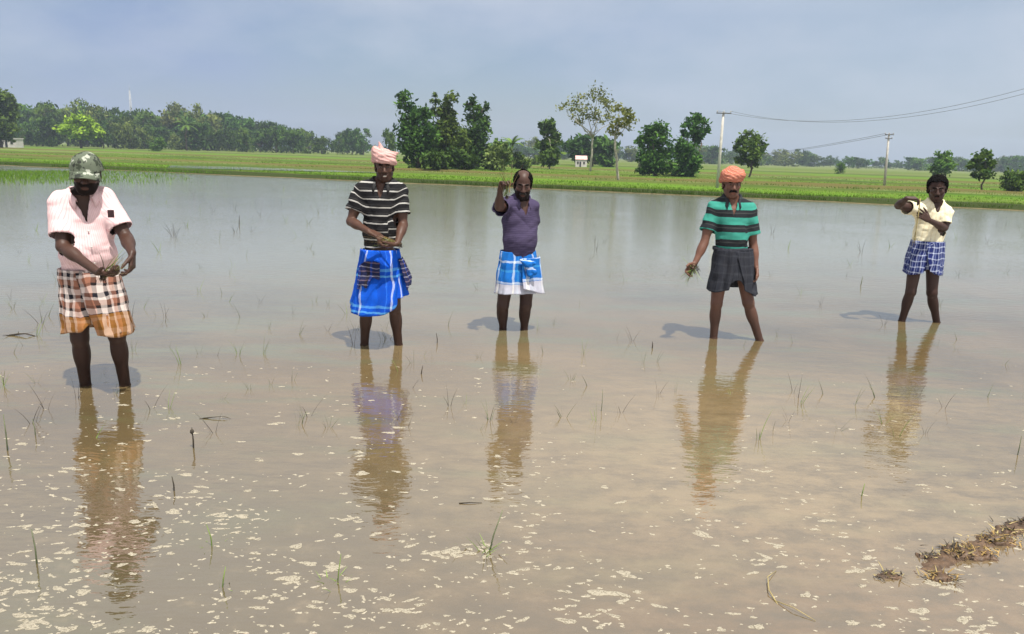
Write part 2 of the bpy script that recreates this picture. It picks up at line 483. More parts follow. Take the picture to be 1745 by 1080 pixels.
def grass_field(name, n, xr, dr, hr, wr, dens=None, z0=0.05):
    x = rng.uniform(*xr, n); d = dr[0] + (dr[1] - dr[0]) * rng.rand(n) ** 1.5
    keep = vnoise(np.c_[x * 0.25, d * 0.8, x * 0 + 2]) > -0.45 + 0.5 * (rng.rand(n) - 0.5)
    x, d = x[keep], d[keep]; n = len(x)
    h = rng.uniform(*hr, n); wd = rng.uniform(*wr, n); an = rng.uniform(0, math.pi, n)
    lx, ly = rng.normal(0, .35, n) * h, rng.normal(0, .35, n) * h
    cx, sx = np.cos(an) * wd, np.sin(an) * wd
    z = np.full(n, z0)
    V = np.stack([np.c_[x - cx, d - sx, z], np.c_[x + cx, d + sx, z], np.c_[x + lx, d + ly, z + h]], 1).reshape(-1, 3)
    T = np.arange(n * 3).reshape(-1, 3)
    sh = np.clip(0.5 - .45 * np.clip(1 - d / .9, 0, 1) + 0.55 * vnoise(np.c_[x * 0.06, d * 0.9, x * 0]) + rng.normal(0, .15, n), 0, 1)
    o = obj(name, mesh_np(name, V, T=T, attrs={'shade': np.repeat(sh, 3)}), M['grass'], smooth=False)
    o.location = ORG; o.rotation_euler = (0, 0, ANG)
    return tag(o, kind='stuff')
grass_field('bund_grass', 40000, (-60, 40), (-0.35, 3.2), (.06, .22), (.008, .022), z0=0.05)
grass_field('field_grass', 110000, (-75, 45), (1.5, 60), (.06, .16), (.012, .035), z0=0.04)

# ------------------------------------------------------------------ trees
def leaves(blobs, n, size, rnd, aspect=1.7, clump=0.30, flat=0.0):
    """leaf sprays gathered in small clumps through the volume of several ellipsoids"""
    vol = np.array([r[0] * r[1] * r[2] for c, r in blobs]) ** 0.75
    per = np.maximum(1, (n * vol / vol.sum()).astype(int))
    CV, SH = [], []
    for (c, r), k in zip(blobs, per):
        c, r = np.array(c), np.array(r)
        nc = max(3, k // 26)
        u = rnd.normal(size=(nc, 3)); u /= np.linalg.norm(u, axis=1)[:, None]
        cc = u * (0.45 + 0.55 * rnd.rand(nc, 1) ** 0.5)
        pick = rnd.randint(0, nc, k)
        p = cc[pick] + rnd.normal(size=(k, 3)) * clump * (0.7 + .3 * rnd.rand(k, 1))
        tone = rnd.rand(nc)[pick]
        CV.append(c + p * r)
        SH.append(np.clip(0.05 + 0.75 * tone + rnd.normal(0, .16, k), 0, 1))
    Pp = np.concatenate(CV); sh = np.concatenate(SH); n = len(Pp)
    nr = rnd.normal(size=(n, 3)); nr[:, 2] += 0.8 + flat; nr /= np.linalg.norm(nr, axis=1)[:, None]
    a = rnd.normal(size=(n, 3)); a = np.cross(nr, a); a /= np.linalg.norm(a, axis=1)[:, None]
    b = np.cross(nr, a)
    s = size * rnd.uniform(.6, 1.35, n)[:, None]
    V = np.stack([Pp - a * s * .5 * aspect, Pp - b * s * .42, Pp + a * s * .5 * aspect, Pp + b * s * .42], 1).reshape(-1, 3)
    return V, np.arange(n * 4).reshape(-1, 4), np.repeat(sh, 4)

def limb(mb, p, q, r0, r1, rnd, wob=0.06, n=5):
    p, q = Vector(p), Vector(q); ln = (q - p).length
    pts = [p + (q - p) * (i / n) + (Vector(rnd.normal(size=3)) * ln * wob if 0 < i < n else Vector((0, 0, 0))) for i in range(n + 1)]
    mb.tube(pts, [r0 + (r1 - r0) * i / n for i in range(n + 1)], 6)

def make_tree(name, base, blobs, n, leaf, mat, seed, trunk_r=0.1, bark='bark', stems=None, aspect=1.7, clump=0.3, flat=0.0):
    """blobs in metres relative to the base; trunk with limbs into every blob"""
    rnd = np.random.RandomState(seed)
    t = empty(name, base)
    V, Qd, sh = leaves(blobs, int(n * 1.5), leaf * .84, rnd, aspect, clump, flat)
    obj('crown', mesh_np('crown', V, Qd, attrs={'shade': sh}), M[mat], t, smooth=False)
    mb = MB()
    stems = stems or [(0, 0)]
    cz = min(c[2] - r[2] for c, r in blobs)
    top = max(c[2] for c, r in blobs)
    forks = []
    for sx, sy in stems:
        f = Vector((sx * .6 + rnd.normal() * .05, sy * .6, max(cz * 1.0, top * 0.30)))
        limb(mb, (sx * .12, sy * .12, -0.2), f, trunk_r, trunk_r * .7, rnd, 0.03)
        forks.append(f)
    for c, r in blobs:
        f = min(forks, key=lambda q: (q - Vector(c)).length)
        limb(mb, f, c, trunk_r * .55, trunk_r * .15, rnd, 0.06)
        for j in range(3):
            e = np.array(c) + rnd.normal(size=3) * np.array(r) * .5
            limb(mb, c, e, trunk_r * .2, trunk_r * .06, rnd, 0.08, 3)
    mb.build('trunk', M[bark], t)
    return t

def px_tree(name, bx, by, blobs_px, n, leaf, mat, seed, label, group=None, Y=None, depth=0.8, cat='tree', **k):
    """crown outline given as ellipses measured in the photo (x, y, rx, ry, depth shift); the tree stands at its own distance"""
    base = gp(bx, by, 0.08) if Y is None else atY(bx, by, Y)
    base.z = 0.05
    sc = base.y / FPX
    bl = []
    rr = random.Random(seed)
    for b in blobs_px:
        x, y, rx, ry = b[:4]
        dy = (b[4] if len(b) > 4 else rr.uniform(-.5, .5)) * rx * sc
        p = atY(x, y, base.y + dy) - base
        bl.append((tuple(p), (rx * sc * .84, rx * sc * depth * .84, ry * sc * .88)))
    t = make_tree(name, base, bl, n, leaf, mat, seed, **k)
    return tag(t, label, cat, group)

# the clump in the middle of the photograph
px_tree('bushy_tree', 712, 288, [(690, 176, 15, 16), (700, 196, 20, 18), (712, 206, 17, 22), (695, 218, 20, 18), (704, 240, 28, 24), (726, 200, 10, 20), (730, 232, 20, 22), (716, 264, 28, 22), (682, 166, 9, 8)], 2600, .30, 'leaf_dark', 11,
        'tall dark bushy tree with a notched top, leftmost of the clump in the fields', trunk_r=.16, stems=[(0, 0), (.5, .3)])
px_tree('bushy_tree', 756, 288, [(766, 170, 13, 15), (758, 190, 17, 18), (766, 208, 18, 18), (740, 170, 9, 9), (744, 190, 9, 14), (752, 226, 26, 24), (776, 236, 26, 24), (750, 258, 28, 24), (780, 264, 28, 22)], 3200, .30, 'leaf_mid', 12,
        'tall green tree with a narrow pointed top, middle of the three in the field clump', trunk_r=.16, stems=[(0, 0), (-.5, .2)])
px_tree('bushy_tree', 806, 288, [(802, 178, 13, 12), (824, 182, 11, 12), (810, 194, 17, 14), (826, 206, 11, 16), (810, 222, 24, 20), (798, 244, 26, 22), (822, 250, 20, 20), (800, 268, 28, 18), (826, 270, 16, 16)], 2500, .30, 'leaf_dark', 13,
        'tall dark tree with a flat ragged top, rightmost of the three in the field clump', trunk_r=.15, stems=[(0, 0), (.4, -.2)])
px_tree('undergrowth_bush', 780, 292, [(745, 272, 22, 16), (775, 270, 22, 18), (800, 276, 20, 14), (765, 282, 30, 9)], 1300, .26, 'leaf_dark', 14,
        'dark undergrowth bush around the foot of the field clump', cat='bush', trunk_r=.06, stems=[(-1, 0), (0, 0), (1, .2)])
px_tree('leafy_bush', 852, 291, [(843, 262, 15, 20), (858, 270, 14, 18), (838, 280, 16, 10), (866, 258, 8, 14)], 900, .26, 'leaf_light', 15,
        'pale green leafy bush at the right foot of the field clump', cat='bush', trunk_r=.05, stems=[(0, 0), (.5, 0)])

px_tree('leafy_bush', 884, 289, [(880, 272, 12, 13), (894, 276, 11, 10), (884, 282, 14, 8)], 700, .24, 'leaf_mid', 29,
        'low green bush right of the small palm, behind the bald man', cat='bush', trunk_r=.05, stems=[(0, 0), (.4, 0)])
px_tree('leafy_bush', 858, 290, [(856, 252, 9, 12), (846, 250, 9, 10), (862, 266, 12, 14)], 600, .26, 'leaf_mid', 30,
        'taller mid-green bush between the field clump and the small palm', cat='bush', trunk_r=.05, stems=[(0, 0), (.3, 0)])

def palm(name, bx, by, topx, topy, n, fl, seed, label, mat='leaf_mid', group=None, cat='palm tree', tr=0.08, Y=None):
    rnd = np.random.RandomState(seed)
    base = gp(bx, by, .08) if Y is None else atY(bx, by, Y); base.z = .05
    t = empty(name, base)
    top = atY(topx, topy, base.y) - base
    mb = MB(); limb(mb, (0, 0, -.2), top, tr, tr * .7, rnd, .02); mb.build('trunk', M['bark'], t)
    V, F, sh = [], [], []
    for i in range(n):
        az = 2 * math.pi * i / n + rnd.normal() * .2; el = rnd.uniform(.1, 1.3)
        d = Vector((math.cos(az) * math.cos(el), math.sin(az) * math.cos(el), math.sin(el)))
        p = top.copy(); sd_ = Vector((-math.sin(az), math.cos(az), 0))
        tone = rnd.rand()
        for s_ in range(7):
            q_ = p + d * fl / 7
            for sg in (-1, 1):
                for kk in range(2):
                    o = p.lerp(q_, kk * .5)
                    tip = o + (sd_ * sg * .9 + d * .7 + Vector((0, 0, -.35))).normalized() * fl * .26 * (1 - abs(s_ - 2.5) / 7)
                    b = len(V); wv = d * fl * .045
                    V.extend([tuple(o - wv), tuple(o + wv), tuple(tip)]); F.append((b, b + 1, b + 2)); sh.extend([min(1, max(0, tone + rnd.normal() * .15))] * 3)
            d = (d + Vector((0, 0, -.20))).normalized(); p = q_
    obj('crown', mesh_np('crown', V, T=F, attrs={'shade': sh}), M[mat], t, smooth=False)
    return tag(t, label, cat, group)
palm('palm_tree', 872, 289, 873, 246, 14, 1.5, 16, 'small feathery palm standing right of the field clump')

px_tree('slender_tree', 936, 284, [(934, 216, 14, 13), (940, 236, 16, 14), (928, 250, 14, 14), (938, 268, 18, 14)], 1100, .45, 'leaf_mid', 17,
        'slender loose-crowned tree between the clump and the tall sparse tree', trunk_r=.12, Y=86, bark='bark_pale')

# the sparse tall tree and its pale leaning neighbour
def sparse_tree(name, bx, by, fork, ends, tr, leaf, n, seed, label, mat):
    rnd = np.random.RandomState(seed)
    base = gp(bx, by, .08); base.z = .05; sc = base.y / FPX
    t = empty(name, base); mb = MB()
    f = atY(fork[0], fork[1], base.y) - base
    limb(mb, (0, 0, -.2), f, tr, tr * .75, rnd, .012)
    bl = []
    for x, y, rx, ry in ends:
        dy = rnd.uniform(-1, 1) * 18 * sc
        e = atY(x, y, base.y + dy) - base
        limb(mb, f, e, tr * .5, tr * .14, rnd, .05)
        bl.append((tuple(e), (rx * sc, rx * sc, ry * sc)))
        for j in range(4):
            e2 = Vector(np.array(e) + rnd.normal(size=3) * np.array([rx, rx, ry]) * sc * .6)
            limb(mb, e, e2, tr * .15, tr * .05, rnd, .08, 3)
    mb.build('trunk', M['bark_pale'], t)
    V, Qd, sh = leaves(bl, n, leaf, rnd, 1.4, .34)
    obj('crown', mesh_np('crown', V, Qd, attrs={'shade': sh}), M[mat], t, smooth=False)
    return tag(t, label, 'tree')
sparse_tree('sparse_tree', 1006, 292, (1010, 236), [(1015, 162, 16, 13), (985, 172, 14, 12), (1035, 180, 13, 13), (966, 186, 12, 9), (1000, 190, 16, 12), (1022, 200, 14, 10), (982, 203, 11, 8), (1042, 205, 8, 9)],
            .13, .22, 1150, 18, 'tall sparse tree with an open yellowish crown and pale forked trunk', 'leaf_pale')
sparse_tree('leaning_tree', 1054, 308, (1048, 238), [(1066, 196, 14, 11), (1052, 212, 11, 11), (1070, 214, 10, 10), (1046, 228, 9, 8), (1058, 186, 8, 7)],
            .10, .18, 520, 19, 'thin tree with a bare pale leaning trunk beside the tall sparse tree', 'leaf_pale')
px_tree('umbrella_tree', 1008, 286, [(1008, 245, 38, 14), (985, 252, 24, 12), (1032, 252, 24, 12), (1010, 262, 34, 16), (1030, 272, 18, 12)], 1600, .7, 'leaf_dark', 20,
        'wide dark umbrella-shaped tree behind the pale forked trunk', Y=118, trunk_r=.3)

# trees right of it
px_tree('bushy_tree', 1116, 300, [(1118, 228, 20, 18), (1104, 246, 20, 20), (1132, 246, 18, 22), (1108, 272, 24, 20), (1128, 278, 22, 16), (1114, 290, 26, 8)], 2300, .28, 'leaf_dark', 21,
        'dark rounded bushy tree, left one of the pair beside the taller power pole', trunk_r=.13, stems=[(0, 0), (.5, 0), (-.4, .2)])
px_tree('bushy_tree', 1172, 301, [(1182, 206, 15, 13), (1200, 216, 10, 14), (1170, 222, 12, 12), (1186, 232, 15, 14), (1166, 254, 20, 18), (1174, 278, 22, 20), (1160, 290, 18, 9)], 2200, .28, 'leaf_dark', 22,
        'dark tree with a lopsided knobbed top, nearest on the left of the taller pole', trunk_r=.13, stems=[(0, 0), (.4, .2)])
px_tree('round_tree', 1278, 303, [(1278, 236, 16, 12), (1262, 248, 14, 13), (1292, 248, 15, 15), (1277, 258, 20, 16), (1268, 272, 14, 10), (1286, 276, 12, 10)], 1500, .28, 'leaf_mid', 23,
        'round green tree above the orange turban, right of the taller power pole', trunk_r=.11)
px_tree('round_tree', 1608, 309, [(1600, 270, 13, 10), (1614, 272, 13, 11), (1606, 284, 18, 11), (1596, 290, 10, 8)], 900, .30, 'leaf_mid', 24,
        'small round tree directly behind the head of the man in the cream shirt', trunk_r=.10)
px_tree('lone_tree', 1673, 325, [(1676, 266, 13, 10), (1666, 280, 14, 11), (1684, 282, 11, 11), (1673, 296, 17, 8), (1660, 297, 7, 6)], 1100, .20, 'leaf_mid', 25,
        'lone slim-trunked tree right of the man in the cream shirt', trunk_r=.07)
px_tree('hedge_bush', 1728, 328, [(1718, 306, 14, 14), (1738, 308, 18, 15), (1760, 306, 18, 16), (1728, 318, 20, 9)], 1900, .16, 'leaf_mid', 26,
        'dense low bush cut by the right edge of the picture', cat='bush', trunk_r=.05, stems=[(-.4, 0), (.3, 0), (1.0, 0)])
px_tree('roadside_tree', 2, 248, [(8, 170, 16, 14), (-12, 178, 26, 30), (14, 192, 18, 16), (4, 214, 22, 20), (-22, 215, 26, 22), (8, 232, 14, 10)], 2200, .55, 'leaf_mid', 27,
        'large nearer tree cut by the left edge of the picture', Y=130, trunk_r=.3)
px_tree('bright_tree', 138, 247, [(138, 209, 22, 12), (122, 219, 19, 11), (155, 220, 18, 11), (138, 225, 32, 11)], 2200, .70, 'leaf_bright', 28,
        'bright yellow-green round tree in front of the dark belt on the left', Y=165, trunk_r=.28, flat=.8)

# the belt of trees behind the fields: one tree after another, each its own
proto = []
for s_, (mat, nb) in enumerate([('leaf_dark', 6), ('leaf_mid', 6), ('leaf_dark', 7), ('leaf_olive', 5), ('leaf_mid', 7), ('leaf_dark', 8)]):
    rnd = np.random.RandomState(60 + s_); bl = []
    for b in range(nb):
        a = rnd.uniform(0, 2 * math.pi); q_ = rnd.uniform(.1, .55)
        bl.append(((math.cos(a) * q_, math.sin(a) * q_, rnd.uniform(.38, .82)), (rnd.uniform(.26, .42), rnd.uniform(.26, .42), rnd.uniform(.15, .24))))
    bl.append(((0, 0, .27), (.52, .5, .27)))
    t = make_tree('belt_tree', (0, 0, 0), bl, 1050, .085, mat, 70 + s_, trunk_r=.03, clump=.26)
    proto.append(t)
used_proto = [False] * len(proto)
def put_tree(k, x, Y, w_, h_, rz, label, group, name=None):
    src = proto[k]
    if not used_proto[k]:
        used_proto[k] = True; o = src
    else:
        o = src.copy(); S.collection.objects.link(o)
        for ch in src.children:
            c = ch.copy(); S.collection.objects.link(c); c.parent = o
    if name: o.name = name
    o.location = (x, Y, 0.0); o.scale = (w_, w_, h_); o.rotation_euler = (0, 0, rz)
    return tag(o, label, 'tree', group)
rb = random.Random(5)
def prof(pts, x):
    for (a, b), (c, d) in zip(pts, pts[1:]):
        if a <= x <= c: return b + (d - b) * (x - a) / (c - a)
    return pts[-1][1]
left_top = [(-60, 190), (20, 190), (50, 181), (95, 177), (130, 186), (200, 192), (260, 194), (330, 190), (380, 194), (430, 206), (500, 216), (545, 224), (548, 236), (565, 222), (605, 222), (628, 238), (640, 236), (665, 222), (690, 226), (700, 240), (720, 245)]
BELT_L = 'blue-green tree in the dense belt along the far side of the fields on the left'
x = -55.0
while x < 560:
    Y = 205 + x * .06 + rb.uniform(-12, 12); top = prof(left_top, x) + rb.uniform(-1, 5)
    hz = Y * (236 + .03 * x - top) / FPX + CAMH
    put_tree(rb.randrange(6), atY(x, 240, Y).x, Y, hz * rb.uniform(.66, .9), hz * 1.10, rb.uniform(0, 6.3), BELT_L, 'trees of the belt on the left')
    x += rb.uniform(14, 22)
x = -50.0
while x < 620:                                     # the lower front row of the belt
    Y = 178 + x * .06 + rb.uniform(-8, 8)
    hz = Y * rb.uniform(18, 38) / FPX + CAMH
    if not 105 < x < 170:
        put_tree(rb.randrange(6), atY(x, 240, Y).x, Y, hz * rb.uniform(.6, .9), hz, rb.uniform(0, 6.3), 'low bushy tree at the foot of the belt on the left', 'low trees in front of the belt on the left')
    x += rb.uniform(17, 30)
for k_, (x, top, wpx, lab) in enumerate([(584, 222, 30, 'round-topped tree standing clear at the right end of the left belt'), (618, 238, 22, 'low tree in the gap left of the pink turban'), (664, 219, 30, 'pale green tree just right of the pink turban, behind the field clump')]):
    Y = 225 if k_ < 2 else 150
    hz = Y * (236 + .03 * x - top) / FPX + CAMH
    put_tree([2, 5, 4][k_], atY(x, 240, Y).x, Y, wpx / FPX * Y * .75, hz, 1.0 + k_, lab, None)
for px_, top, Y, fl, lab in [(318, 208, 190, 3.6, 'feathery palm half hidden in the middle of the left belt')]:
    palm('palm_tree', px_, 245, px_, top + 6, 14, fl, int(px_), lab, mat='leaf_dark', tr=.25, Y=Y)
far_top = [(680, 250), (860, 250), (880, 252), (960, 250), (1060, 258), (1090, 262), (1215, 258), (1240, 262), (1310, 268), (1390, 268), (1440, 276), (1490, 277), (1540, 284), (1580, 278), (1640, 276), (1700, 278), (1745, 274), (1850, 272)]
x = 690.0
while x < 1850:
    Y = 300 + rb.uniform(-25, 60); top = prof(far_top, x) + rb.uniform(-11, 0)
    hz = Y * (236 + .03 * x - top) / FPX + CAMH
    put_tree(rb.randrange(6), atY(x, 240, Y).x, Y, hz * rb.uniform(.95, 1.5), hz * 1.12, rb.uniform(0, 6.3), 'hazy blue-grey tree in the distant line along the horizon', 'trees of the distant line')
    x += rb.uniform(10, 19)
for px_, by, top, wd, k_, lab in [(1436, 298, 276, 20, 4, 'small dark tree out in the fields left of the shorter power pole'), (265, 252, 232, 26, 1, 'small pale bush in front of the left belt'), (1098, 296, 268, 18, 3, 'small low tree left of the dark rounded bushy tree'), (912, 284, 262, 24, 1, 'small pale tree left of the slender loose-crowned tree')]:
    Y = 150 if by < 260 else 120
    hz = Y * (236 + .03 * px_ - top) / FPX + CAMH
    put_tree(k_, atY(px_, 240, Y).x, Y, wd / FPX * Y * .8, hz, px_, lab, None)

# ------------------------------------------------------------------ poles, wires, mast, houses
def power_pole(bx, by, tx, ty, arms, label, Y=None):
    base = gp(bx, by, .05) if Y is None else atY(bx, by, Y); base.z = .03
    t = empty('power_pole', base)
    top = atY(tx, ty, base.y) - base
    mb = MB(); mb.tube([(0, 0, -.3), top * .5, top], [.10, .085, .07], 8); mb.build('pole', M['concrete'], t)
    for dz, hw in arms:
        c = top + Vector((0, 0, -dz))
        a = MB(); a.box(c + Vector((0, -.09, 0)), (hw, .025, .03)); am = a.build('crossarm', M['metal_dark'], t)
        for sx in (-.9, 0, .9):
            i_ = MB(); q_ = c + Vector((sx * hw, -.09, .03))
            i_.tube([q_, q_ + Vector((0, 0, .04)), q_ + Vector((0, 0, .05)), q_ + Vector((0, 0, .10)), q_ + Vector((0, 0, .11))], [.015, .015, .035, .03, .015], 8)
            i_.build('insulator', M['house_white'], am)
    tag(t, label, 'power pole')
    return base, base + top
b1, t1 = power_pole(1222, 321, 1233, 191, [(.06, .42)], 'taller grey concrete power pole with one crossarm, rising beside the orange turban')
b2, t2 = power_pole(1507, 318, 1515, 227, [(.10, .33), (.38, .25)], 'shorter grey power pole with two crossarms, farther right')
def wire(a, b, sag, label, r=.012, n=40):
    mb = MB(); pts = []
    for i in range(n + 1):
        t_ = i / n; p = a.lerp(b, t_); p.z -= sag * 4 * t_ * (1 - t_); pts.append(p)
    mb.tube(pts, r, 5)
    o = mb.build('power_line', M['metal_dark']); tag(o, label, 'wire', 'power lines between the poles')
far = atY(2200, -10, 26)
for i, (dx, lab) in enumerate([(-.38, 'thin power line sagging rightwards from the left end of the taller pole crossarm'), (.38, 'thin power line sagging rightwards from the right end of the taller pole crossarm')]):
    wire(t1 + Vector((dx, -.09, .06)), far + Vector((dx * .6, 0, -.02 * i)), 1.9 + .03 * i, lab, .0085)
far2 = atY(1150, 268, 130)
for dx, lab in [(-.28, 'thin distant line running left from the outer end of the shorter pole crossarm'), (.28, 'thin distant line running left from the inner end of the shorter pole crossarm')]:
    wire(t2 + Vector((dx, -.09, -.02)), far2 + Vector((dx, 0, 0)), .8, lab, .014)

mY = 420; mb_ = atY(227, 236, mY); mb_.z = 0
mt = empty('radio_mast', mb_); hz = (236 + 7 - 150) / FPX * mY + CAMH
a = MB()
for k in range(3):
    q_ = 2 * math.pi * k / 3
    a.tube([(math.cos(q_) * 1.3, math.sin(q_) * 1.3, 0), (math.cos(q_) * .25, math.sin(q_) * .25, hz * .9)], .10, 5)
for j in range(16):
    z = hz * .9 * j / 16; r_ = 1.3 - 1.05 * j / 16; z2 = hz * .9 * (j + 1) / 16; r2 = 1.3 - 1.05 * (j + 1) / 16
    for k in range(3):
        q1, q2 = 2 * math.pi * k / 3, 2 * math.pi * (k + 1) / 3
        a.tube([(math.cos(q1) * r_, math.sin(q1) * r_, z), (math.cos(q2) * r2, math.sin(q2) * r2, z2)], .05, 4)
a.build('lattice', M['lattice'], mt)
a = MB(); a.tube([(0, 0, hz * .88), (0, 0, hz)], [.09, .04], 6); a.build('antenna', M['lattice'], mt)
tag(mt, 'faint slim radio mast rising behind the tree belt on the left', 'mast')

def house(name, x0, x1, ytop, ybase, Y, label, gable=False, roofmat='house_white'):
    p0, p1 = atY(x0, ybase, Y), atY(x1, ybase, Y); wd = (p1.x - p0.x); hh = (ybase - ytop) / FPX * Y
    t = empty(name, ((p0.x + p1.x) / 2, Y, 0.03)); z0 = 0
    dp = wd * .35
    a = MB(); a.box((0, 0, hh * .45), (wd / 2, dp, hh * .45)); wall = a.build('wall', M['house_white'], t, smooth=False)
    a = MB()
    if gable:
        e = wd / 2 * 1.06; V = [(-e, -dp * 1.15, hh * .902), (e, -dp * 1.15, hh * .902), (e, dp * 1.15, hh * .902), (-e, dp * 1.15, hh * .902), (-e, 0, hh * 1.35), (e, 0, hh * 1.35)]
        a.add(V, [(3, 2, 1, 0), (0, 1, 5, 4), (2, 3, 4, 5), (0, 4, 3), (1, 2, 5)])
    else:
        a.box((0, 0, hh * .955), (wd / 2 * 1.05, dp * 1.08, hh * .05))
    a.build('roof', M[roofmat], t, smooth=False)
    a = MB(); a.box((-wd * .08, -dp, hh * .33), (wd * .07, .05, hh * .33)); a.build('door', M['opening'], t, smooth=False)
    for sx in (-.3, .25):
        a = MB(); a.box((wd * sx, -dp, hh * .52), (wd * .07, .05, hh * .13)); a.build('window', M['opening'], t, smooth=False)
    return tag(t, label, 'house')
house('farm_house', 980, 999, 273, 287, 112, 'small white house with a reddish gable roof beside the pale forked trunk', True, 'house_roof')
house('farm_house', 6, 34, 232, 248, 140, 'small flat-roofed white house at the left edge under the trees')

# ------------------------------------------------------------------ figures: signed distance shapes meshed into continuous surfaces
A = lambda v: np.array(v, np.float32)
def nrm(v):
    v = np.asarray(v, float); return v / (np.linalg.norm(v) + 1e-9)

class SDF:
    def __init__(s, lo, hi, h):
        s.h = h; s.lo = A(lo); s.n = np.ceil((A(hi) - s.lo) / h).astype(int) + 1
        s.d = np.full(s.n, 0.2, np.float32)
    def sl(s, lo, hi):
        a = np.clip(np.floor((A(lo) - s.lo) / s.h).astype(int), 0, s.n); b = np.clip(np.ceil((A(hi) - s.lo) / s.h).astype(int) + 1, 0, s.n)
        if (b - a <= 0).any(): return None, None
        g_ = [s.lo[i] + s.h * np.arange(a[i], b[i], dtype=np.float32) for i in range(3)]
        return tuple(slice(a[i], b[i]) for i in range(3)), np.meshgrid(*g_, indexing='ij', sparse=True)
    def put(s, sl, d, k, sub=False):
        cur = s.d[sl]
        if sub: cur, d = -cur, d
        if k > 0:
            hh = np.clip(0.5 + 0.5 * (d - cur) / k, 0, 1)
            r = d * (1 - hh) + cur * hh - k * hh * (1 - hh)
        else: r = np.minimum(cur, d)
        s.d[sl] = -r if sub else r
    def cone(s, a, b, r1, r2, k=.02, sub=False):
        a, b = A(a), A(b); rm = max(r1, r2) + k + 3 * s.h
        sl, g_ = s.sl(np.minimum(a, b) - rm, np.maximum(a, b) + rm)
        if sl is None: return
        s.put(sl, cone_d(g_, a, b, r1, r2), k, sub)
    def ell(s, c, r, Rm=None, k=.02, sub=False):
        c, r = A(c), A(r); rm = r.max() + k + 3 * s.h
        sl, g_ = s.sl(c - rm, c + rm)
        if sl is None: return
        s.put(sl, ell_d(g_, c, r, Rm), k, sub)
    def mesh(s):
        gr = vdb.FloatGrid(0.2)
        gr.copyFromArray(np.ascontiguousarray(s.d), tolerance=0.0)
        P, Qd = gr.convertToQuads(isovalue=0.0)
        return np.asarray(P, np.float32) * s.h + s.lo, np.asarray(Qd)[:, ::-1]
    def sample(s, P, arr=None):
        arr = s.d if arr is None else arr
        q = (np.asarray(P) - s.lo) / s.h; i = np.clip(np.round(q).astype(int), 0, s.n - 1)
        return arr[i[:, 0], i[:, 1], i[:, 2]]
def cone_d(g_, a, b, r1, r2):
    ba = b - a; L2 = float(ba @ ba) + 1e-12
    x, y, z = g_[0] - a[0], g_[1] - a[1], g_[2] - a[2]
    t = np.clip((x * ba[0] + y * ba[1] + z * ba[2]) / L2, 0, 1)
    return np.sqrt((x - ba[0] * t) ** 2 + (y - ba[1] * t) ** 2 + (z - ba[2] * t) ** 2) - (r1 + (r2 - r1) * t)
def ell_d(g_, c, r, Rm=None):
    x, y, z = g_[0] - c[0], g_[1] - c[1], g_[2] - c[2]
    if Rm is not None:
        x, y, z = (x * Rm[0][0] + y * Rm[0][1] + z * Rm[0][2], x * Rm[1][0] + y * Rm[1][1] + z * Rm[1][2], x * Rm[2][0] + y * Rm[2][1] + z * Rm[2][2])
    k0 = np.sqrt((x / r[0]) ** 2 + (y / r[1]) ** 2 + (z / r[2]) ** 2) + 1e-6
    k1 = np.sqrt((x / r[0] ** 2) ** 2 + (y / r[1] ** 2) ** 2 + (z / r[2] ** 2) ** 2) + 1e-6
    return k0 * (k0 - 1) / k1

def frame(yaw, pitch=0.0, roll=0.0):
    """rows: left, front, up of someone who looks towards the camera side at yaw 0"""
    f = A((math.sin(yaw) * math.cos(pitch), -math.cos(yaw) * math.cos(pitch), math.sin(pitch)))
    l = nrm(np.cross((0, 0, 1), f)); u = np.cross(f, l)
    c, s_ = math.cos(roll), math.sin(roll)
    return np.stack([l * c + u * s_, f, u * c - l * s_]).astype(np.float32)

def skin_mat():
    t = NT('skin'); c = t.coord()
    col = t.attr('tint', 'Color')
    f = t.noise(c, 60, 4, 0.6)
    col = t.mix(t.math('MULTIPLY', f, 0.35), col, (0.02, 0.010, 0.006))
    spl = t.n('ShaderNodeSeparateColor'); t.l(t.attr('tint', 'Color'), spl.inputs[0])
    return t.done(t.bsdf(col, t.math('ADD', t.math('MULTIPLY', f, 0.2), 0.40), t.math('MINIMUM', t.math('MULTIPLY', spl.outputs[0], 5.0), 0.28), t.bump(t.noise(c, 220, 3), 0.15, 0.002)))
M['skin'] = skin_mat()
M['hair'] = plain('hair', (0.006, 0.0055, 0.0055), 0.9, 0.5, 120, 0.04, 0.8)
M['hair_grey'] = plain('hair_grey', (0.016, 0.014, 0.013), 0.6, 0.6, 140, 0.3, 0.8)

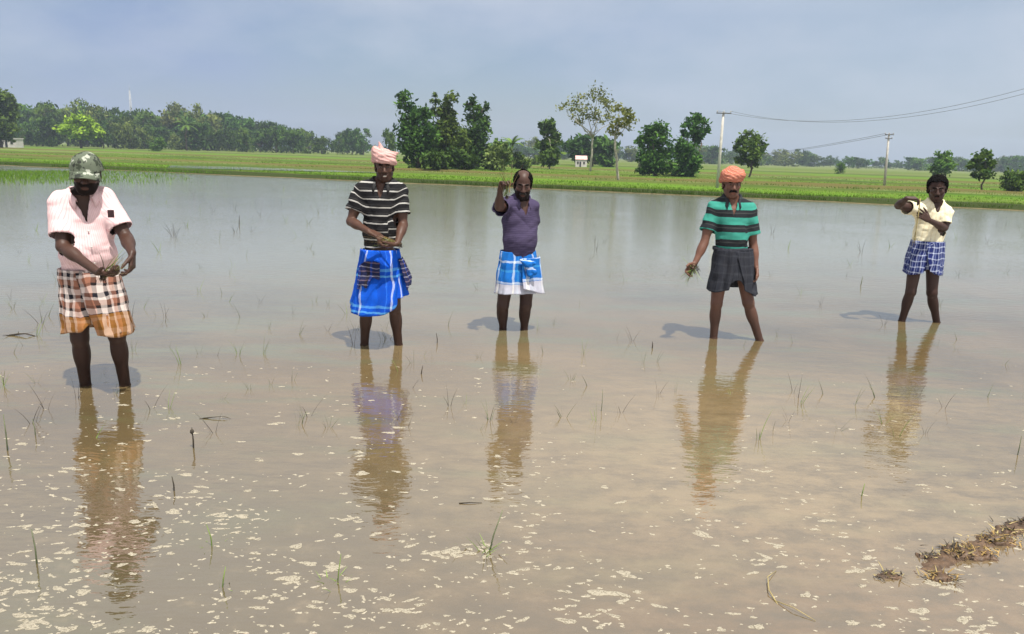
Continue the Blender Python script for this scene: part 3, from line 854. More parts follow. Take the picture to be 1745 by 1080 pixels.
def hand(s, tint, wrist, d, pn, thumb, curl, spread=.16, sc=1.0, thumb_open=.7):
    """palm, four fingers and a thumb; d points along the hand, pn out of the palm, thumb = +1/-1 side of (d x pn)"""
    d = nrm(d); pn = nrm(np.asarray(pn) - d * np.dot(pn, d)); sd_ = np.cross(d, pn) * thumb
    w_ = np.asarray(wrist, float)
    K = .005
    for o in (-.026, -.009, .009, .026):
        s.cone(w_ + d * .012 * sc + sd_ * o * .55 * sc, w_ + d * .078 * sc + sd_ * o * sc, .0155 * sc, .0125 * sc, .008)
    for o, ln, cv in zip((.028, .0095, -.0095, -.027), (.074, .084, .077, .060), curl):
        dd = nrm(d + sd_ * o / .028 * spread); nn = nrm(pn - dd * np.dot(pn, dd)); q0 = w_ + d * .080 * sc + sd_ * o * sc; r_ = .0092
        for frac, rr in ((.45, .0085), (.30, .0078), (.25, .0068)):
            c_, s_ = math.cos(cv), math.sin(cv)
            dd, nn = nrm(dd * c_ + nn * s_), nrm(nn * c_ - dd * s_)
            q_ = q0 + dd * ln * frac * sc
            s.cone(q0, q_, r_ * sc, rr * sc, K); q0, r_ = q_, rr
    p = w_ + d * .028 * sc + sd_ * .026 * sc
    td = nrm(d * .75 + sd_ * thumb_open + pn * .35)
    q_ = p + td * .040 * sc; s.cone(p, q_, .0135 * sc, .0105 * sc, .006)
    td = nrm(td + d * .3 + pn * .25); q2 = q_ + td * .030 * sc; s.cone(q_, q2, .0105 * sc, .009 * sc, .004)
    s.cone(q2, q2 + nrm(td + d * .25) * .022 * sc, .009 * sc, .007 * sc, .004)

def head_prims(s, c, F, sc):
    """skull, face and ears; c centre between the ears, F frame"""
    def W(x, y, z): return c + (F[0] * x + F[1] * y + F[2] * z) * sc
    E = lambda p, r, k=.012, sub=False: s.ell(W(*p), np.array(r) * sc, F, k * sc, sub)
    C = lambda p, q, r1, r2, k=.01: s.cone(W(*p), W(*q), r1 * sc, r2 * sc, k * sc)
    E((0, -.012, .032), (.076, .094, .086), .02)
    E((0, .030, -.040), (.061, .062, .078), .02)
    E((0, .034, -.084), (.046, .047, .036), .02)
    E((0, .070, -.104), (.020, .016, .016), .02)
    for sx in (-1, 1):
        C((sx * .052, .010, -.055), (sx * .030, .055, -.098), .018, .016, .02)
        E((sx * .041, .062, -.022), (.022, .020, .018), .015)
        E((sx * .031, .1005, .006), (.016, .0125, .011), .014, True)
        C((sx * .012, .086, .021), (sx * .044, .073, .022), .0065, .0060, .012)
        E((sx * .030, .0745, .003), (.0125, .0125, .0125), .002)
        E((sx * .013, .096, -.036), (.009, .011, .009), .006)
        E((sx * .076, -.004, -.010), (.008, .019, .032), .006)
        E((sx * .079, .002, -.004), (.006, .010, .016), .004, True)
        C((sx * .070, .004, .008), (sx * .078, -.006, .018), .007, .006, .006)
    C((0, .086, .012), (0, .109, -.030), .0085, .0130, .010)
    C((-.019, .086, -.063), (.019, .086, -.063), .0085, .0085, .006)
    C((-.016, .084, -.077), (.016, .084, -.077), .0090, .0090, .006)
    C((-.017, .094, -.070), (.017, .094, -.070), .0022, .0022, 0)

def paint_head(P, tint, c, F, sc, p):
    q = (P - c) @ F.T / sc
    dark = A(p.get('brow', (.006, .005, .005)))
    near = np.abs(q).max(1) < .16
    def blob(x, y, z, r): return near & ((((q - A((x, y, z))) / A(r)) ** 2).sum(1) < 1)
    for sx in (-1, 1):
        tint[blob(sx * .030, .086, .003, (.0105, .012, .0050))] = (.11, .09, .08)
        tint[blob(sx * .030 + p.get('gaze', 0), .090, .003, (.0052, .014, .0052))] = (.006, .005, .005)
        tint[blob(sx * .031, .084, .0235, (.024, .024, .0085))] = dark
    tint[blob(0, .094, -.063, (.024, .02, .0065))] *= A((.75, .60, .60))
    tint[blob(0, .094, -.077, (.020, .02, .0065))] *= A((1.1, .80, .80))
    if p.get('teeth'): tint[blob(0, .094, -.0695, (.016, .02, .0050))] = (.55, .52, .46)
    if p.get('beard'):
        b = near & (q[:, 2] < -.036 - .25 * np.clip(.075 - q[:, 1], 0, .1)) & (q[:, 2] > -.135) & (q[:, 1] > -.01)
        b &= ~blob(0, .094, -.070, (.022, .03, .012))
        tint[b] = tint[b] * (1 - p['beard']) + A((.008, .007, .007)) * p['beard']
    if p.get('cheek'):
        for sx in (-1, 1): tint[blob(sx * .042, .07, -.022, (.024, .05, .020))] *= p['cheek']

def build_body(p):
    """one continuous skin surface; joints are local to the base"""
    J = p['J']; k = p.get('girth', 1.0)
    pts = np.array([v for v in J.values()])
    lo = pts.min(0) - .22; hi = pts.max(0) + .24; lo[2] = -.04
    s = SDF(lo, hi, .0045)
    sh_l, sh_r = J['sh_l'], J['sh_r']
    hip = (J['hip_l'] + J['hip_r']) / 2
    lat = nrm(sh_l - sh_r); fr = nrm(np.cross(lat, (0, 0, 1))) ; fr = fr * 1.0
    if fr @ A((math.sin(p['yaw']), -math.cos(p['yaw']), 0)) < 0: fr = -fr
    up = nrm(J['neck'] - hip); T_ = np.stack([lat, fr, np.cross(lat, fr)])
    if T_[2][2] < 0: T_[2] = -T_[2]
    p['T'] = T_
    lerp = lambda a, b, t: a + (b - a) * t
    s.ell(hip + A((0, 0, .03)), A((.150, .105, .11)) * k, T_, .04)
    s.ell(lerp(hip, J['neck'], .38) + fr * p.get('belly', 0) * .5, A((.138 * k, .098 * k + p.get('belly', 0) * .6, .15)), T_, .05)
    s.ell(lerp(hip, J['neck'], .70), A((.150, .105, .17)) * k, T_, .05)
    s.cone(lerp(sh_l, sh_r, .12), lerp(sh_l, sh_r, .88), .058 * k, .058 * k, .04)
    for q in (sh_l, sh_r):
        s.cone(lerp(J['neck'], J['head'], .25), lerp(J['neck'], q, .75), .040, .048 * k, .04)
    s.cone(J['neck'] - up * .02, J['head'] - p['HF'][1] * .018 - p['HF'][2] * .065, .058 * k ** .5, .053, .025)
    for sd_ in ('l', 'r'):
        a, b, c = J['sh_' + sd_], J['el_' + sd_], J['wr_' + sd_]
        s.cone(a, b, .051 * k, .038 * k, .025)
        s.ell(lerp(a, b, .5), (.044 * k, .046 * k, .08), np.stack(basis(b - a)), .03)
        s.cone(b, c, .039 * k, .0245, .015)
        s.ell(lerp(b, c, .28), (.041 * k, .041 * k, .075), np.stack(basis(c - b)), .02)
        a, b, c = J['hip_' + sd_], J['kn_' + sd_], J['an_' + sd_]
        s.cone(a + A((0, 0, .0)), b, .084 * k, .056 * k, .03)
        s.cone(b, c, .050 * k, .034, .02)
        s.ell(b + fr * .016, (.042, .042, .05), None, .02)
        s.ell(lerp(b, c, .30) - fr * .018, (.050 * k, .052 * k, .10), np.stack(basis(c - b)), .03)
        td = nrm(fr + lat * (.25 if sd_ == 'l' else -.25))
        c0 = A((c[0], c[1], .035))
        s.cone(c, c0 - td * .03, .036, .034, .02); s.cone(c0 - td * .03, c0 + td * .09, .032, .026, .02); s.cone(c0 + td * .07, c0 + td * .16, .028, .018, .02)
        hd = p['hand_' + sd_]
        hand(s, None, J['wr_' + sd_], hd['d'], hd['pn'], hd['th'], hd.get('curl', (.5, .55, .6, .65)), hd.get('spread', .12), p.get('hsc', 1.08), hd.get('topen', .7))
    head_prims(s, J['head'], p['HF'], p['hs'])
    V, Qd = s.mesh()
    tint = np.tile(A(p['skin']), (len(V), 1))
    n_ = vnoise(V * 9)[:, None]; tint *= (1 + .16 * n_)
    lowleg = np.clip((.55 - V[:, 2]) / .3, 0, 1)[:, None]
    tint = tint * (1 - lowleg * p.get('legdark', .55))  # shade on the legs below the lungi, painted into the skin tint
    paint_head(V, tint, J['head'], p['HF'], p['hs'], p)
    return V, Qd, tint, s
def basis(d):
    d = nrm(d); a = nrm(np.cross(d, (0.3, 1, .2))); return a, np.cross(d, a), d

# ---------- garments
def cloth_mat(name, colfn, rough=0.9, weave=900):
    t = NT(name); col = colfn(t)
    c = t.coord()
    f = t.noise(c, 14, 4, 0.6)
    col = t.mix(t.ramp(f, [(0.35, (.14, .14, .14)), (0.65, (0, 0, 0))]), col, (0.03, 0.025, 0.02), 'MIX')
    h = t.math('ADD', t.noise(c, weave, 2), t.math('MULTIPLY', t.noise(c, 45, 3), 1.5))
    b = t.bsdf(col, rough, 0.05, t.bump(h, 0.35, 0.003), Sheen_Weight=0.0)
    return t.done(b)
def stripes_v(stops, period, attr='v', noise=0.004):
    """bands along the garment's own length (metres, stored per vertex)"""
    def f(t):
        a = t.attr(attr)
        a = t.math('ADD', a, t.math('MULTIPLY', t.math('SUBTRACT', t.noise(t.coord(), 40, 2), .5), noise))
        fr = t.math('FRACT', t.math('DIVIDE', a, period))
        return t.ramp(fr, stops, 'CONSTANT')
    return f
def plaid(warp, wp, weft, wfp, mode=.5, border=None):
    """woven checks in cloth coordinates (metres): warp bands run down, weft bands run round"""
    def f(t):
        uv = t.n('ShaderNodeUVMap'); sp = t.n('ShaderNodeSeparateXYZ')
        nz_ = t.n('ShaderNodeTexNoise'); nz_.inputs['Scale'].default_value = 9; nz_.inputs['Detail'].default_value = 3; t.l(t.coord(), nz_.inputs['Vector'])
        m1 = t.n('ShaderNodeVectorMath', operation='SCALE'); m1.inputs['Scale'].default_value = .045; t.l(nz_.outputs['Color'], m1.inputs[0])
        m2 = t.n('ShaderNodeVectorMath', operation='ADD'); t.l(uv.outputs[0], m2.inputs[0]); t.l(m1.outputs[0], m2.inputs[1]); t.l(m2.outputs[0], sp.inputs[0])
        a = t.ramp(t.math('FRACT', t.math('DIVIDE', sp.outputs[0], wp)), warp, 'CONSTANT')
        b = t.ramp(t.math('FRACT', t.math('DIVIDE', sp.outputs[1], wfp)), weft, 'CONSTANT')
        c = t.mix(mode, a, b)
        if border:
            z0, bc, z1 = border
            m_ = t.math('GREATER_THAN', sp.outputs[1], z0)
            c = t.mix(t.math('MULTIPLY', m_, z1), c, t.mix(.25, bc, a))
        return c
    return f

def wrinkle(V, Nn, amp, sc=(6, 6, 14), seed=0.0):
    f = vnoise(V * A(sc) + seed); r_ = (1 - np.abs(f) * 2) * .30
    for k_, an in enumerate((.65, -.75, 1.35)):
        c_, s_ = math.cos(an), math.sin(an)
        q = np.c_[(V[:, 0] * c_ + V[:, 2] * s_) * 4.0, V[:, 1] * 5, (-V[:, 0] * s_ + V[:, 2] * c_) * (15 - 2 * k_)] + seed + 7 * k_
        rid = 1 - np.abs(vnoise(q)) * 2.4
        m_ = np.clip(vnoise(V * 3.2 + seed + 11 * k_) * 1.6 + .35, 0, 1)
        r_ = r_ + np.clip(rid, -.4, 1) * m_ * .75
    r_ = r_ + vnoise(V * A(sc) * 3.1 + seed + 5) * .22
    return V + Nn * (r_ * amp)[:, None]
def normals(V, Qd):
    a = V[Qd[:, 0]]; n = np.cross(V[Qd[:, 1]] - a, V[Qd[:, 3]] - a)
    N = np.zeros_like(V)
    for i in range(4): np.add.at(N, Qd[:, i], n)
    return N / (np.linalg.norm(N, axis=1)[:, None] + 1e-9)

def shirt(p, root, mat, name='shirt', sleeve=.62, loose=.016, hem=None, hem_slope=(0, 0), vneck=.10, sl_r=(.066, .072), amp=.007, seed=1.0, pad=0.0):
    """an open shell of cloth: torso and sleeves, cut at the hem, the cuffs and the neckline"""
    J = p['J']; k = p.get('girth', 1.0); T_ = p['T']; lat, fr, upv = T_
    pts = np.array([J[n] for n in ('sh_l', 'sh_r', 'el_l', 'el_r', 'hip_l', 'hip_r', 'neck')])
    s = SDF(pts.min(0) - .26, pts.max(0) + .16, .006)
    lerp = lambda a, b, t: a + (b - a) * t
    hip = (J['hip_l'] + J['hip_r']) / 2; lo = loose; be = p.get('belly', 0)
    hemc = hip if hem is None else hem
    s.ell(hip + A((0, 0, -.02)), A((.152 * k + lo + pad, .108 * k + lo + pad, .19)), T_, .05)
    s.ell(lerp(hip, J['neck'], .38) + fr * be * .5, A((.142 * k + lo + pad, .100 * k + be * .6 + lo + pad, .18)), T_, .07)
    s.ell(lerp(hip, J['neck'], .70), A((.152 * k + lo, .108 * k + lo, .18)), T_, .06)
    s.cone(lerp(J['sh_l'], J['sh_r'], .10), lerp(J['sh_l'], J['sh_r'], .90), .058 * k + lo, .058 * k + lo, .05)
    for q in ('sh_l', 'sh_r'):
        s.cone(lerp(J['neck'], J['head'], .18), lerp(J['neck'], J[q], .75), .040 + lo, .048 * k + lo, .04)
    cuts = np.full(s.n, -1.0, np.float32)
    slv = p.get('sleeves', {}); arms = {}
    u_ = SDF(s.lo, s.lo + 1e-4, s.h); u_.n = s.n; u_.d = s.d.copy()
    for sd_ in ('l', 'r'):
        a, b = J['sh_' + sd_], J['el_' + sd_]; fsl = slv.get(sd_, sleeve)
        e = lerp(a, b, fsl); d = nrm(b - a); arms[sd_] = (a, d, np.linalg.norm(b - a))
        q2 = e + d * .05; r1, r2 = sl_r[0] * k ** .6, sl_r[1] * k ** .6
        u_.cone(a, q2, r1, r2, .035)
        sl, g_ = s.sl(np.minimum(a, q2) - .15, np.maximum(a, q2) + .15)
        pl = (g_[0] - e[0]) * d[0] + (g_[1] - e[1]) * d[1] + (g_[2] - e[2]) * d[2]
        s.put(sl, np.maximum(cone_d(g_, A(a), A(q2), r1, r2), pl), .035)
    sl, g_ = s.sl(s.lo, s.lo + s.h * s.n)
    hz_ = hemc[2] + hem_slope[0] * ((g_[0] - hemc[0]) * lat[0] + (g_[1] - hemc[1]) * lat[1]) + hem_slope[1] * ((g_[0] - hemc[0]) * fr[0] + (g_[1] - hemc[1]) * fr[1])
    torso = np.sqrt((g_[0] - hemc[0]) ** 2 + (g_[1] - hemc[1]) ** 2) < .30
    cuts = np.maximum(cuts, np.where(torso, (hz_ - g_[2])[..., :cuts.shape[2]] + np.zeros_like(cuts), -1))
    nk = lerp(J['neck'], J['head'], .20)
    nd = -ell_d(g_, A(nk + upv * .045 + fr * .012), A((.068, .070, .075)), T_)
    cuts = np.maximum(cuts, nd)
    if vneck > 0:
        ax_ = J['neck'] + fr * .12
        lx = (g_[0] - ax_[0]) * lat[0] + (g_[1] - ax_[1]) * lat[1] + (g_[2] - ax_[2]) * lat[2]
        ly = (g_[0] - ax_[0]) * fr[0] + (g_[1] - ax_[1]) * fr[1] + (g_[2] - ax_[2]) * fr[2]
        lz = (g_[0] - ax_[0]) * upv[0] + (g_[1] - ax_[1]) * upv[1] + (g_[2] - ax_[2]) * upv[2]
        t_ = (lz + vneck) / (vneck + .04)
        wv = np.where((ly > -.10) & (lz < .06), np.clip(t_, 0, 1) * .052 - np.abs(lx), -1)
        wv = np.where(t_ > 0, wv, -1)
        cuts = np.maximum(cuts, wv)
    un = u_.d
    s.d = np.maximum(s.d, cuts).astype(np.float32)
    V, Qd = s.mesh()
    u = s.sample(V, un); cz = s.sample(V, cuts)
    keep = (u[Qd].mean(1) > -.0065)
    Qd = Qd[keep]
    used = np.unique(Qd); mp_ = -np.ones(len(V), int); mp_[used] = np.arange(len(used)); V = V[used]; Qd = mp_[Qd]
    Nn = normals(V, Qd)
    V = wrinkle(V, Nn, amp, (5, 5, 13), seed)
    # length along the cloth: down the torso, or along the sleeve
    v = J['neck'][2] - V[:, 2]
    for sd_, (a, d, ln) in arms.items():
        t_ = (V - a) @ d; rad = np.linalg.norm(V - a - t_[:, None] * d, axis=1)
        out = nrm(a - J['neck']); m_ = np.clip((((V - a) @ out) + .01) / .05, 0, 1) * (rad < .13)
        v = v * (1 - m_) + (t_ + .09) * m_
    latc = (V - J['neck']) @ lat; frc = (V - J['neck']) @ fr
    ang = np.arctan2(latc, frc) * .15
    o = obj(name, mesh_np(name, V, Qd, attrs={'v': v, 'ang': ang}), mat, root)
    sm = o.modifiers.new('smooth', 'SMOOTH'); sm.factor = .5; sm.iterations = 2
    so = o.modifiers.new('thick', 'SOLIDIFY'); so.thickness = .004; so.offset = -1
    return o

def collar(p, root, mat, h=.045, open_=.55, r=(.070, .074), drop=.10, name='collar'):
    """a turned-down collar: a band round the neck whose two points fall to the front"""
    J = p['J']; lat, fr, upv = p['T']; nk = J['neck'] + (J['head'] - J['neck']) * .20 + upv * .012
    V, F = [], []; n = 40
    for i in range(n + 1):
        a = open_ + (2 * math.pi - 2 * open_) * i / n
        fl = max(0, math.cos(a)); e = abs(2 * i / n - 1) ** 3
        din = lat * math.sin(a) + fr * math.cos(a)
        base = nk + lat * math.sin(a) * r[0] + fr * (math.cos(a) * r[1] + .005) - upv * (.030 * fl + .055 * e * fl)
        top = base + upv * .022 + din * .004
        out = base + din * (.026 + .012 * e) - upv * (.016 + .030 * e) 
        mid = top + din * .010 - upv * .004
        for q in (base, top, mid, out): V.append(q)
    for i in range(n):
        for j in range(3): F.append((i * 4 + j, i * 4 + j + 1, (i + 1) * 4 + j + 1, (i + 1) * 4 + j))
    V = np.array(V)
    o = obj(name, mesh_np(name, V, F, attrs={'v': np.full(len(V), .035), 'ang': np.arctan2((V - nk) @ lat, (V - nk) @ fr) * .15}), mat, root)
    o.modifiers.new('thick', 'SOLIDIFY').thickness = .004
    return o

def wrap(p, root, mat, name, W, Hc, wr, hr, length, th=(0, 2 * math.pi), folds=.014, nf=9, hemf=None, flare=1.0, seed=0, off=0.0, rows=40, cols=200, top=None, yaw=None, sag=.0, uvo=(0, 0), slant=(0, 0), drop=0.0):
    """a cloth wrapped round the waist, hanging in folds to an uneven hem; angle 0 is the front, positive to the wearer's left"""
    F_ = frame(p['yaw'] if yaw is None else yaw); lat, fr = F_[0], F_[1]
    rs = np.random.RandomState(seed); ph = rs.uniform(0, 6.28, 6); fq = np.array([nf, nf * 1.7, nf * .55, 3.1, nf * 2.6, 5.3])
    V, U = [], []
    for j in range(rows + 1):
        v = j / rows
        for i in range(cols + 1):
            tt = i / cols; a0 = a = th[0] + (th[1] - th[0]) * tt
            Ln = length * (hemf(a) if hemf else 1.0)
            t_ = top(a) if top else 0.0
            vv = t_ + (1 - t_) * v
            e = vv ** flare
            a = a0 + vv * (slant[0] * (1 - tt) + slant[1] * tt)
            rx, ry = wr[0] + (hr[0] - wr[0]) * e, wr[1] + (hr[1] - wr[1]) * e
            fd = folds * (.15 + .35 * vv) * (math.sin(fq[0] * a + ph[0] + vv) * .5 + math.sin(fq[1] * a + ph[1] - vv * 1.3) * .3 + math.sin(fq[2] * a + ph[2]) * .5 + .15 * math.sin(fq[4] * a + ph[4] + 2 * vv))
            fd += sag * math.sin(math.pi * vv) * max(0, math.cos(a)) 
            c, s_ = math.cos(a), math.sin(a)
            # slightly squared outline, cloth lies flat over the thighs
            pw = .85; cx = math.copysign(abs(s_) ** pw, s_); cy = math.copysign(abs(c) ** pw, c)
            cen = W + (Hc - W) * e
            q = cen + lat * (cx * (rx + fd + off)) + fr * (cy * (ry + fd + off))
            V.append((q[0], q[1], W[2] - Ln * vv)); U.append((a * (wr[0] + hr[0]) * .5, Ln * vv))
    V = np.array(V); U = np.array(U) + A(uvo)
    q_ = np.c_[U[:, 0] * 13 + U[:, 1] * (3 - seed % 7), U[:, 1] * 3.0, U[:, 0] * 0 + seed]
    cr = (1 - np.abs(vnoise(q_)) * 2.2) * .6 + (1 - np.abs(vnoise(q_ * 2.1 + 3)) * 2.2) * .35
    rad = V - A(W); rad[:, 2] = 0; rad /= np.linalg.norm(rad, axis=1)[:, None] + 1e-6
    V += rad * (cr * (.3 + 2.0 * U[:, 1]) * .016)[:, None]
    V += vnoise(V * 16 + seed)[:, None] * .005 * np.c_[np.ones(len(V)), np.ones(len(V)), np.zeros(len(V))]
    n1 = cols + 1
    Qd = [(j * n1 + i, (j + 1) * n1 + i, (j + 1) * n1 + i + 1, j * n1 + i + 1) for j in range(rows) for i in range(cols)]
    o = obj(name, mesh_np(name, V, Qd, uv=U), mat, root)
    so = o.modifiers.new('thick', 'SOLIDIFY'); so.thickness = .005; so.offset = 0
    return o

def turban(p, root, mat, tilt=(.0, .0), wraps=6, r=.088, seed=0, peak=False, zc=.055, spread=.07, thick=.026):
    """a towel wound round the head: twisted rolls crossing one another over a low dome"""
    c, F, sc = p['J']['head'], p['HF'], p['hs']; rs = np.random.RandomState(seed)
    s = SDF(c - .22, c + .26, .004)
    Wp = lambda x, y, z: c + (F[0] * x + F[1] * y + F[2] * z) * sc
    s.ell(Wp(0, -.012, zc + .012), A((.084, .102, .074)) * sc, F, .01)
    for i in range(wraps):
        tx, ty = rs.uniform(-.28, .28) + tilt[0], rs.uniform(-.22, .22) + tilt[1]; z = zc - .018 + spread * (i / max(1, wraps - 1)) * .8
        rr = r * (1.04 - .22 * i / wraps); prev = None
        for q in range(25):
            a = 2 * math.pi * q / 24 + i
            x, y = math.sin(a) * rr * .93, math.cos(a) * rr * 1.13
            pt = Wp(x, y - .012, z + x * tx + y * ty + .004 * math.sin(3 * a + i))
            if prev is not None: s.cone(prev, pt, thick * sc * (.85 + .2 * math.sin(2 * a + i)), thick * sc * (.85 + .2 * math.sin(2 * a + i)), .006)
            prev = pt
    if peak:
        s.cone(Wp(-.02, -.02, zc + .07), Wp(-.030, -.02, zc + .135), .030, .006, .012)
        s.cone(Wp(.06, .02, zc + .04), Wp(.115, -.01, zc + .045), .024, .010, .012)
    V, Qd = s.mesh(); Nn = normals(V, Qd)
    q = (V - c) @ F.T
    f = np.sin(np.arctan2(q[:, 0], q[:, 1]) * 9 + q[:, 2] * 190 + vnoise(V * 22) * 3)
    V = V + Nn * (f * .0016 + vnoise(V * 60) * .0016)[:, None]
    return obj('turban', mesh_np('turban', V, Qd, attrs={'v': q[:, 2] * 2 + np.arctan2(q[:, 0], q[:, 1]) * .05, 'ang': np.arctan2(q[:, 0], q[:, 1])}), mat, root)

def hair(p, root, mat, cut, grow=.008, seed=0, name='hair'):
    """hair as a rough layer over the skull; cut(q) < 0 keeps it (q in head units: left, front, up)"""
    c, F, sc = p['J']['head'], p['HF'], p['hs']
    s = SDF(c - .2, c + .2, .0035)
    s.ell(c + F[2] * .032 * sc - F[1] * .012 * sc, A((.076 + grow, .094 + grow, .086 + grow)) * sc, F, 0)
    s.ell(c - F[1] * .03 * sc - F[2] * .03 * sc, A((.068 + grow, .066 + grow, .062)) * sc, F, .02)
    sl, g_ = s.sl(s.lo, s.lo + s.h * s.n)
    X_ = [(g_[0] - c[0]) * F[i][0] + (g_[1] - c[1]) * F[i][1] + (g_[2] - c[2]) * F[i][2] for i in range(3)]
    s.d = np.maximum(s.d, cut(X_[0] / sc, X_[1] / sc, X_[2] / sc) * sc).astype(np.float32)
    V, Qd = s.mesh(); Nn = normals(V, Qd)
    V = V + Nn * (vnoise(V * 95 + seed) * .005 * 1 + vnoise(V * 220) * .0022)[:, None]
    return obj(name, mesh_np(name, V, Qd), mat, root)

def moustache(p, root, mat, w=.030, th=.0075, drop=.010, name='moustache'):
    c, F, sc = p['J']['head'], p['HF'], p['hs']
    s = SDF(c - .16, c + .16, .003)
    Wp = lambda x, y, z: c + (F[0] * x + F[1] * y + F[2] * z) * sc
    for sx in (-1, 1):
        s.cone(Wp(sx * .003, .099, -.049), Wp(sx * w * .6, .094, -.053), th * sc, th * .95 * sc, .004)
        s.cone(Wp(sx * w * .6, .094, -.053), Wp(sx * w, .083, -.053 - drop), th * .95 * sc, th * .4 * sc, .004)
    V, Qd = s.mesh(); Nn = normals(V, Qd); V = V + Nn * (vnoise(V * 300) * .0012)[:, None]
    return obj(name, mesh_np(name, V, Qd), mat, root)

def person(name_label, foot_px, joints, yaw, head, hands, **k):
    """joints are read at the man's own distance: (x, y in the photo, metres behind (+) or in front (-) of his feet)"""
    w_ = gp(*foot_px); base = Vector((w_.x, w_.y, -.105)); k['Y'] = w_.y
    J = {n: A(atY(v[0], v[1], w_.y + v[2]) - base) for n, v in joints.items()}
    for sd_ in ('l', 'r'):
        kn = J['kn_' + sd_]; wl = J.pop('wl_' + sd_); t_ = (kn[2] - .085) / (kn[2] - wl[2])
        J['an_' + sd_] = kn + (wl - kn) * t_
    p = dict(J=J, yaw=R(yaw), hs=head[3], HF=frame(R(head[0]), R(head[1]), R(head[2])), base=base, **k)
    p['hand_l'], p['hand_r'] = hands
    root = empty('person', base)
    tag(root, name_label, 'person', 'farm workers standing in the flooded field')
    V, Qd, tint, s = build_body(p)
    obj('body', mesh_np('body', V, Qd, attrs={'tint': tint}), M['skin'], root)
    return p, root

# ------------------------------------------------------------------ the five men
BLK, WHT = (.012, .012, .014), (.72, .70, .68)
M['pink_cloth'] = cloth_mat('pink_cloth', stripes_v([(0, (.70, .51, .51)), (.60, (.61, .37, .39)), (.82, (.70, .50, .50))], .013, 'ang', .002))
M['black_stripe'] = cloth_mat('black_stripe', stripes_v([(0, (.013, .013, .015)), (.50, (.035, .035, .036)), (.58, (.013, .013, .015)), (.76, (.38, .37, .35)), (.93, (.013, .013, .015))], .066))
M['purple_cloth'] = cloth_mat('purple_cloth', stripes_v([(0, (.062, .050, .098)), (.55, (.040, .031, .064)), (.8, (.056, .046, .088))], .016))
M['teal_stripe'] = cloth_mat('teal_stripe', stripes_v([(0, (.020, .023, .027)), (.08, (.045, .26, .205)), (.58, (.020, .023, .027)), (.76, (.05, .055, .055)), (.82, (.020, .023, .027))], .132))
M['cream_cloth'] = cloth_mat('cream_cloth', stripes_v([(0, (.74, .68, .49)), (.7, (.70, .62, .42))], .05, 'ang', .01))
M['check_brown'] = cloth_mat('check_brown', plaid([(0, (.62, .54, .50)), (.26, BLK), (.46, (.56, .46, .42)), (.58, (.32, .14, .09)), (.82, BLK)], .150,
                             [(0, (.58, .48, .44)), (.28, (.02, .02, .03)), (.46, (.62, .53, .49)), (.60, (.27, .12, .08)), (.86, (.03, .02, .02))], .140, .5, (.325, (.32, .135, .022), .80)))
M['check_blue'] = cloth_mat('check_blue', plaid([(0, (.005, .075, .48)), (.40, (.004, .040, .30)), (.62, (.03, .14, .52)), (.66, (.004, .045, .34)), (.82, (.62, .66, .74)), (.91, (.01, .10, .50))], .21,
                            [(0, (.006, .085, .55)), (.55, (.10, .34, .66)), (.62, (.005, .07, .48)), (.72, (.12, .40, .70)), (.78, (.005, .07, .46))], .30, .52))
M['check_sky'] = cloth_mat('check_sky', plaid([(0, (.010, .12, .42)), (.62, (.55, .62, .68)), (.72, (.012, .14, .46)), (.84, (.04, .24, .52)), (.9, (.01, .10, .38))], .20,
                           [(0, (.012, .13, .45)), (.50, (.60, .66, .70)), (.60, (.01, .11, .40)), (.9, (.05, .28, .55))], .20, .5, (.325, (.62, .56, .50), .85)))
M['grey_cloth'] = cloth_mat('grey_cloth', plaid([(0, (.024, .026, .034)), (.45, (.046, .049, .060)), (.55, (.030, .032, .040))], .06, [(0, (.024, .026, .034)), (.8, (.040, .043, .052))], .08))
M['check_navy'] = cloth_mat('check_navy', plaid([(0, (.012, .020, .10)), (.40, (.36, .40, .54)), (.60, (.02, .03, .13)), (.8, (.16, .20, .36))], .052,
                            [(0, (.014, .022, .11)), (.46, (.40, .44, .56)), (.66, (.015, .02, .10))], .060))
M['turban_pink'] = cloth_mat('turban_pink', stripes_v([(0, (.52, .31, .29)), (.5, (.44, .24, .22)), (.75, (.56, .37, .34))], .045, 'v', .02))
M['turban_orange'] = cloth_mat('turban_orange', stripes_v([(0, (.42, .14, .09)), (.45, (.44, .19, .16)), (.62, (.38, .11, .045)), (.88, (.50, .31, .25))], .050, 'v', .02))
def camo(t):
    c = t.coord()
    a = t.noise(c, 17, 3, .6); b = t.noise(t.coord(loc=(4, 2, 7)), 20, 3, .6)
    col = t.ramp(a, [(0, (.045, .055, .04)), (.42, (.11, .13, .095)), (.60, (.36, .38, .32))], 'CONSTANT')
    return t.mix(t.ramp(b, [(0, (0, 0, 0)), (.57, (1, 1, 1))], 'CONSTANT'), col, (.035, .04, .035))
M['camo'] = cloth_mat('camo', camo)
M['dark_patch'] = plain('dark_patch', (.03, .012, .014), .7, .3, 60)
M['button'] = plain('button', (.5, .45, .42), .4, .1, 60)

SKIN = (.055, .026, .018)
def buttons(p, root, n, z0, dz, push, mat='button', x=0.0):
    J = p['J']; lat, fr, upv = p['T']
    for i in range(n):
        c = J['neck'] - upv * (z0 + dz * i) + fr * push(i) + lat * x
        b = MB(); b.tube([c - fr * .004, c + fr * .003], .006, 8); b.build('button', M[mat], root)

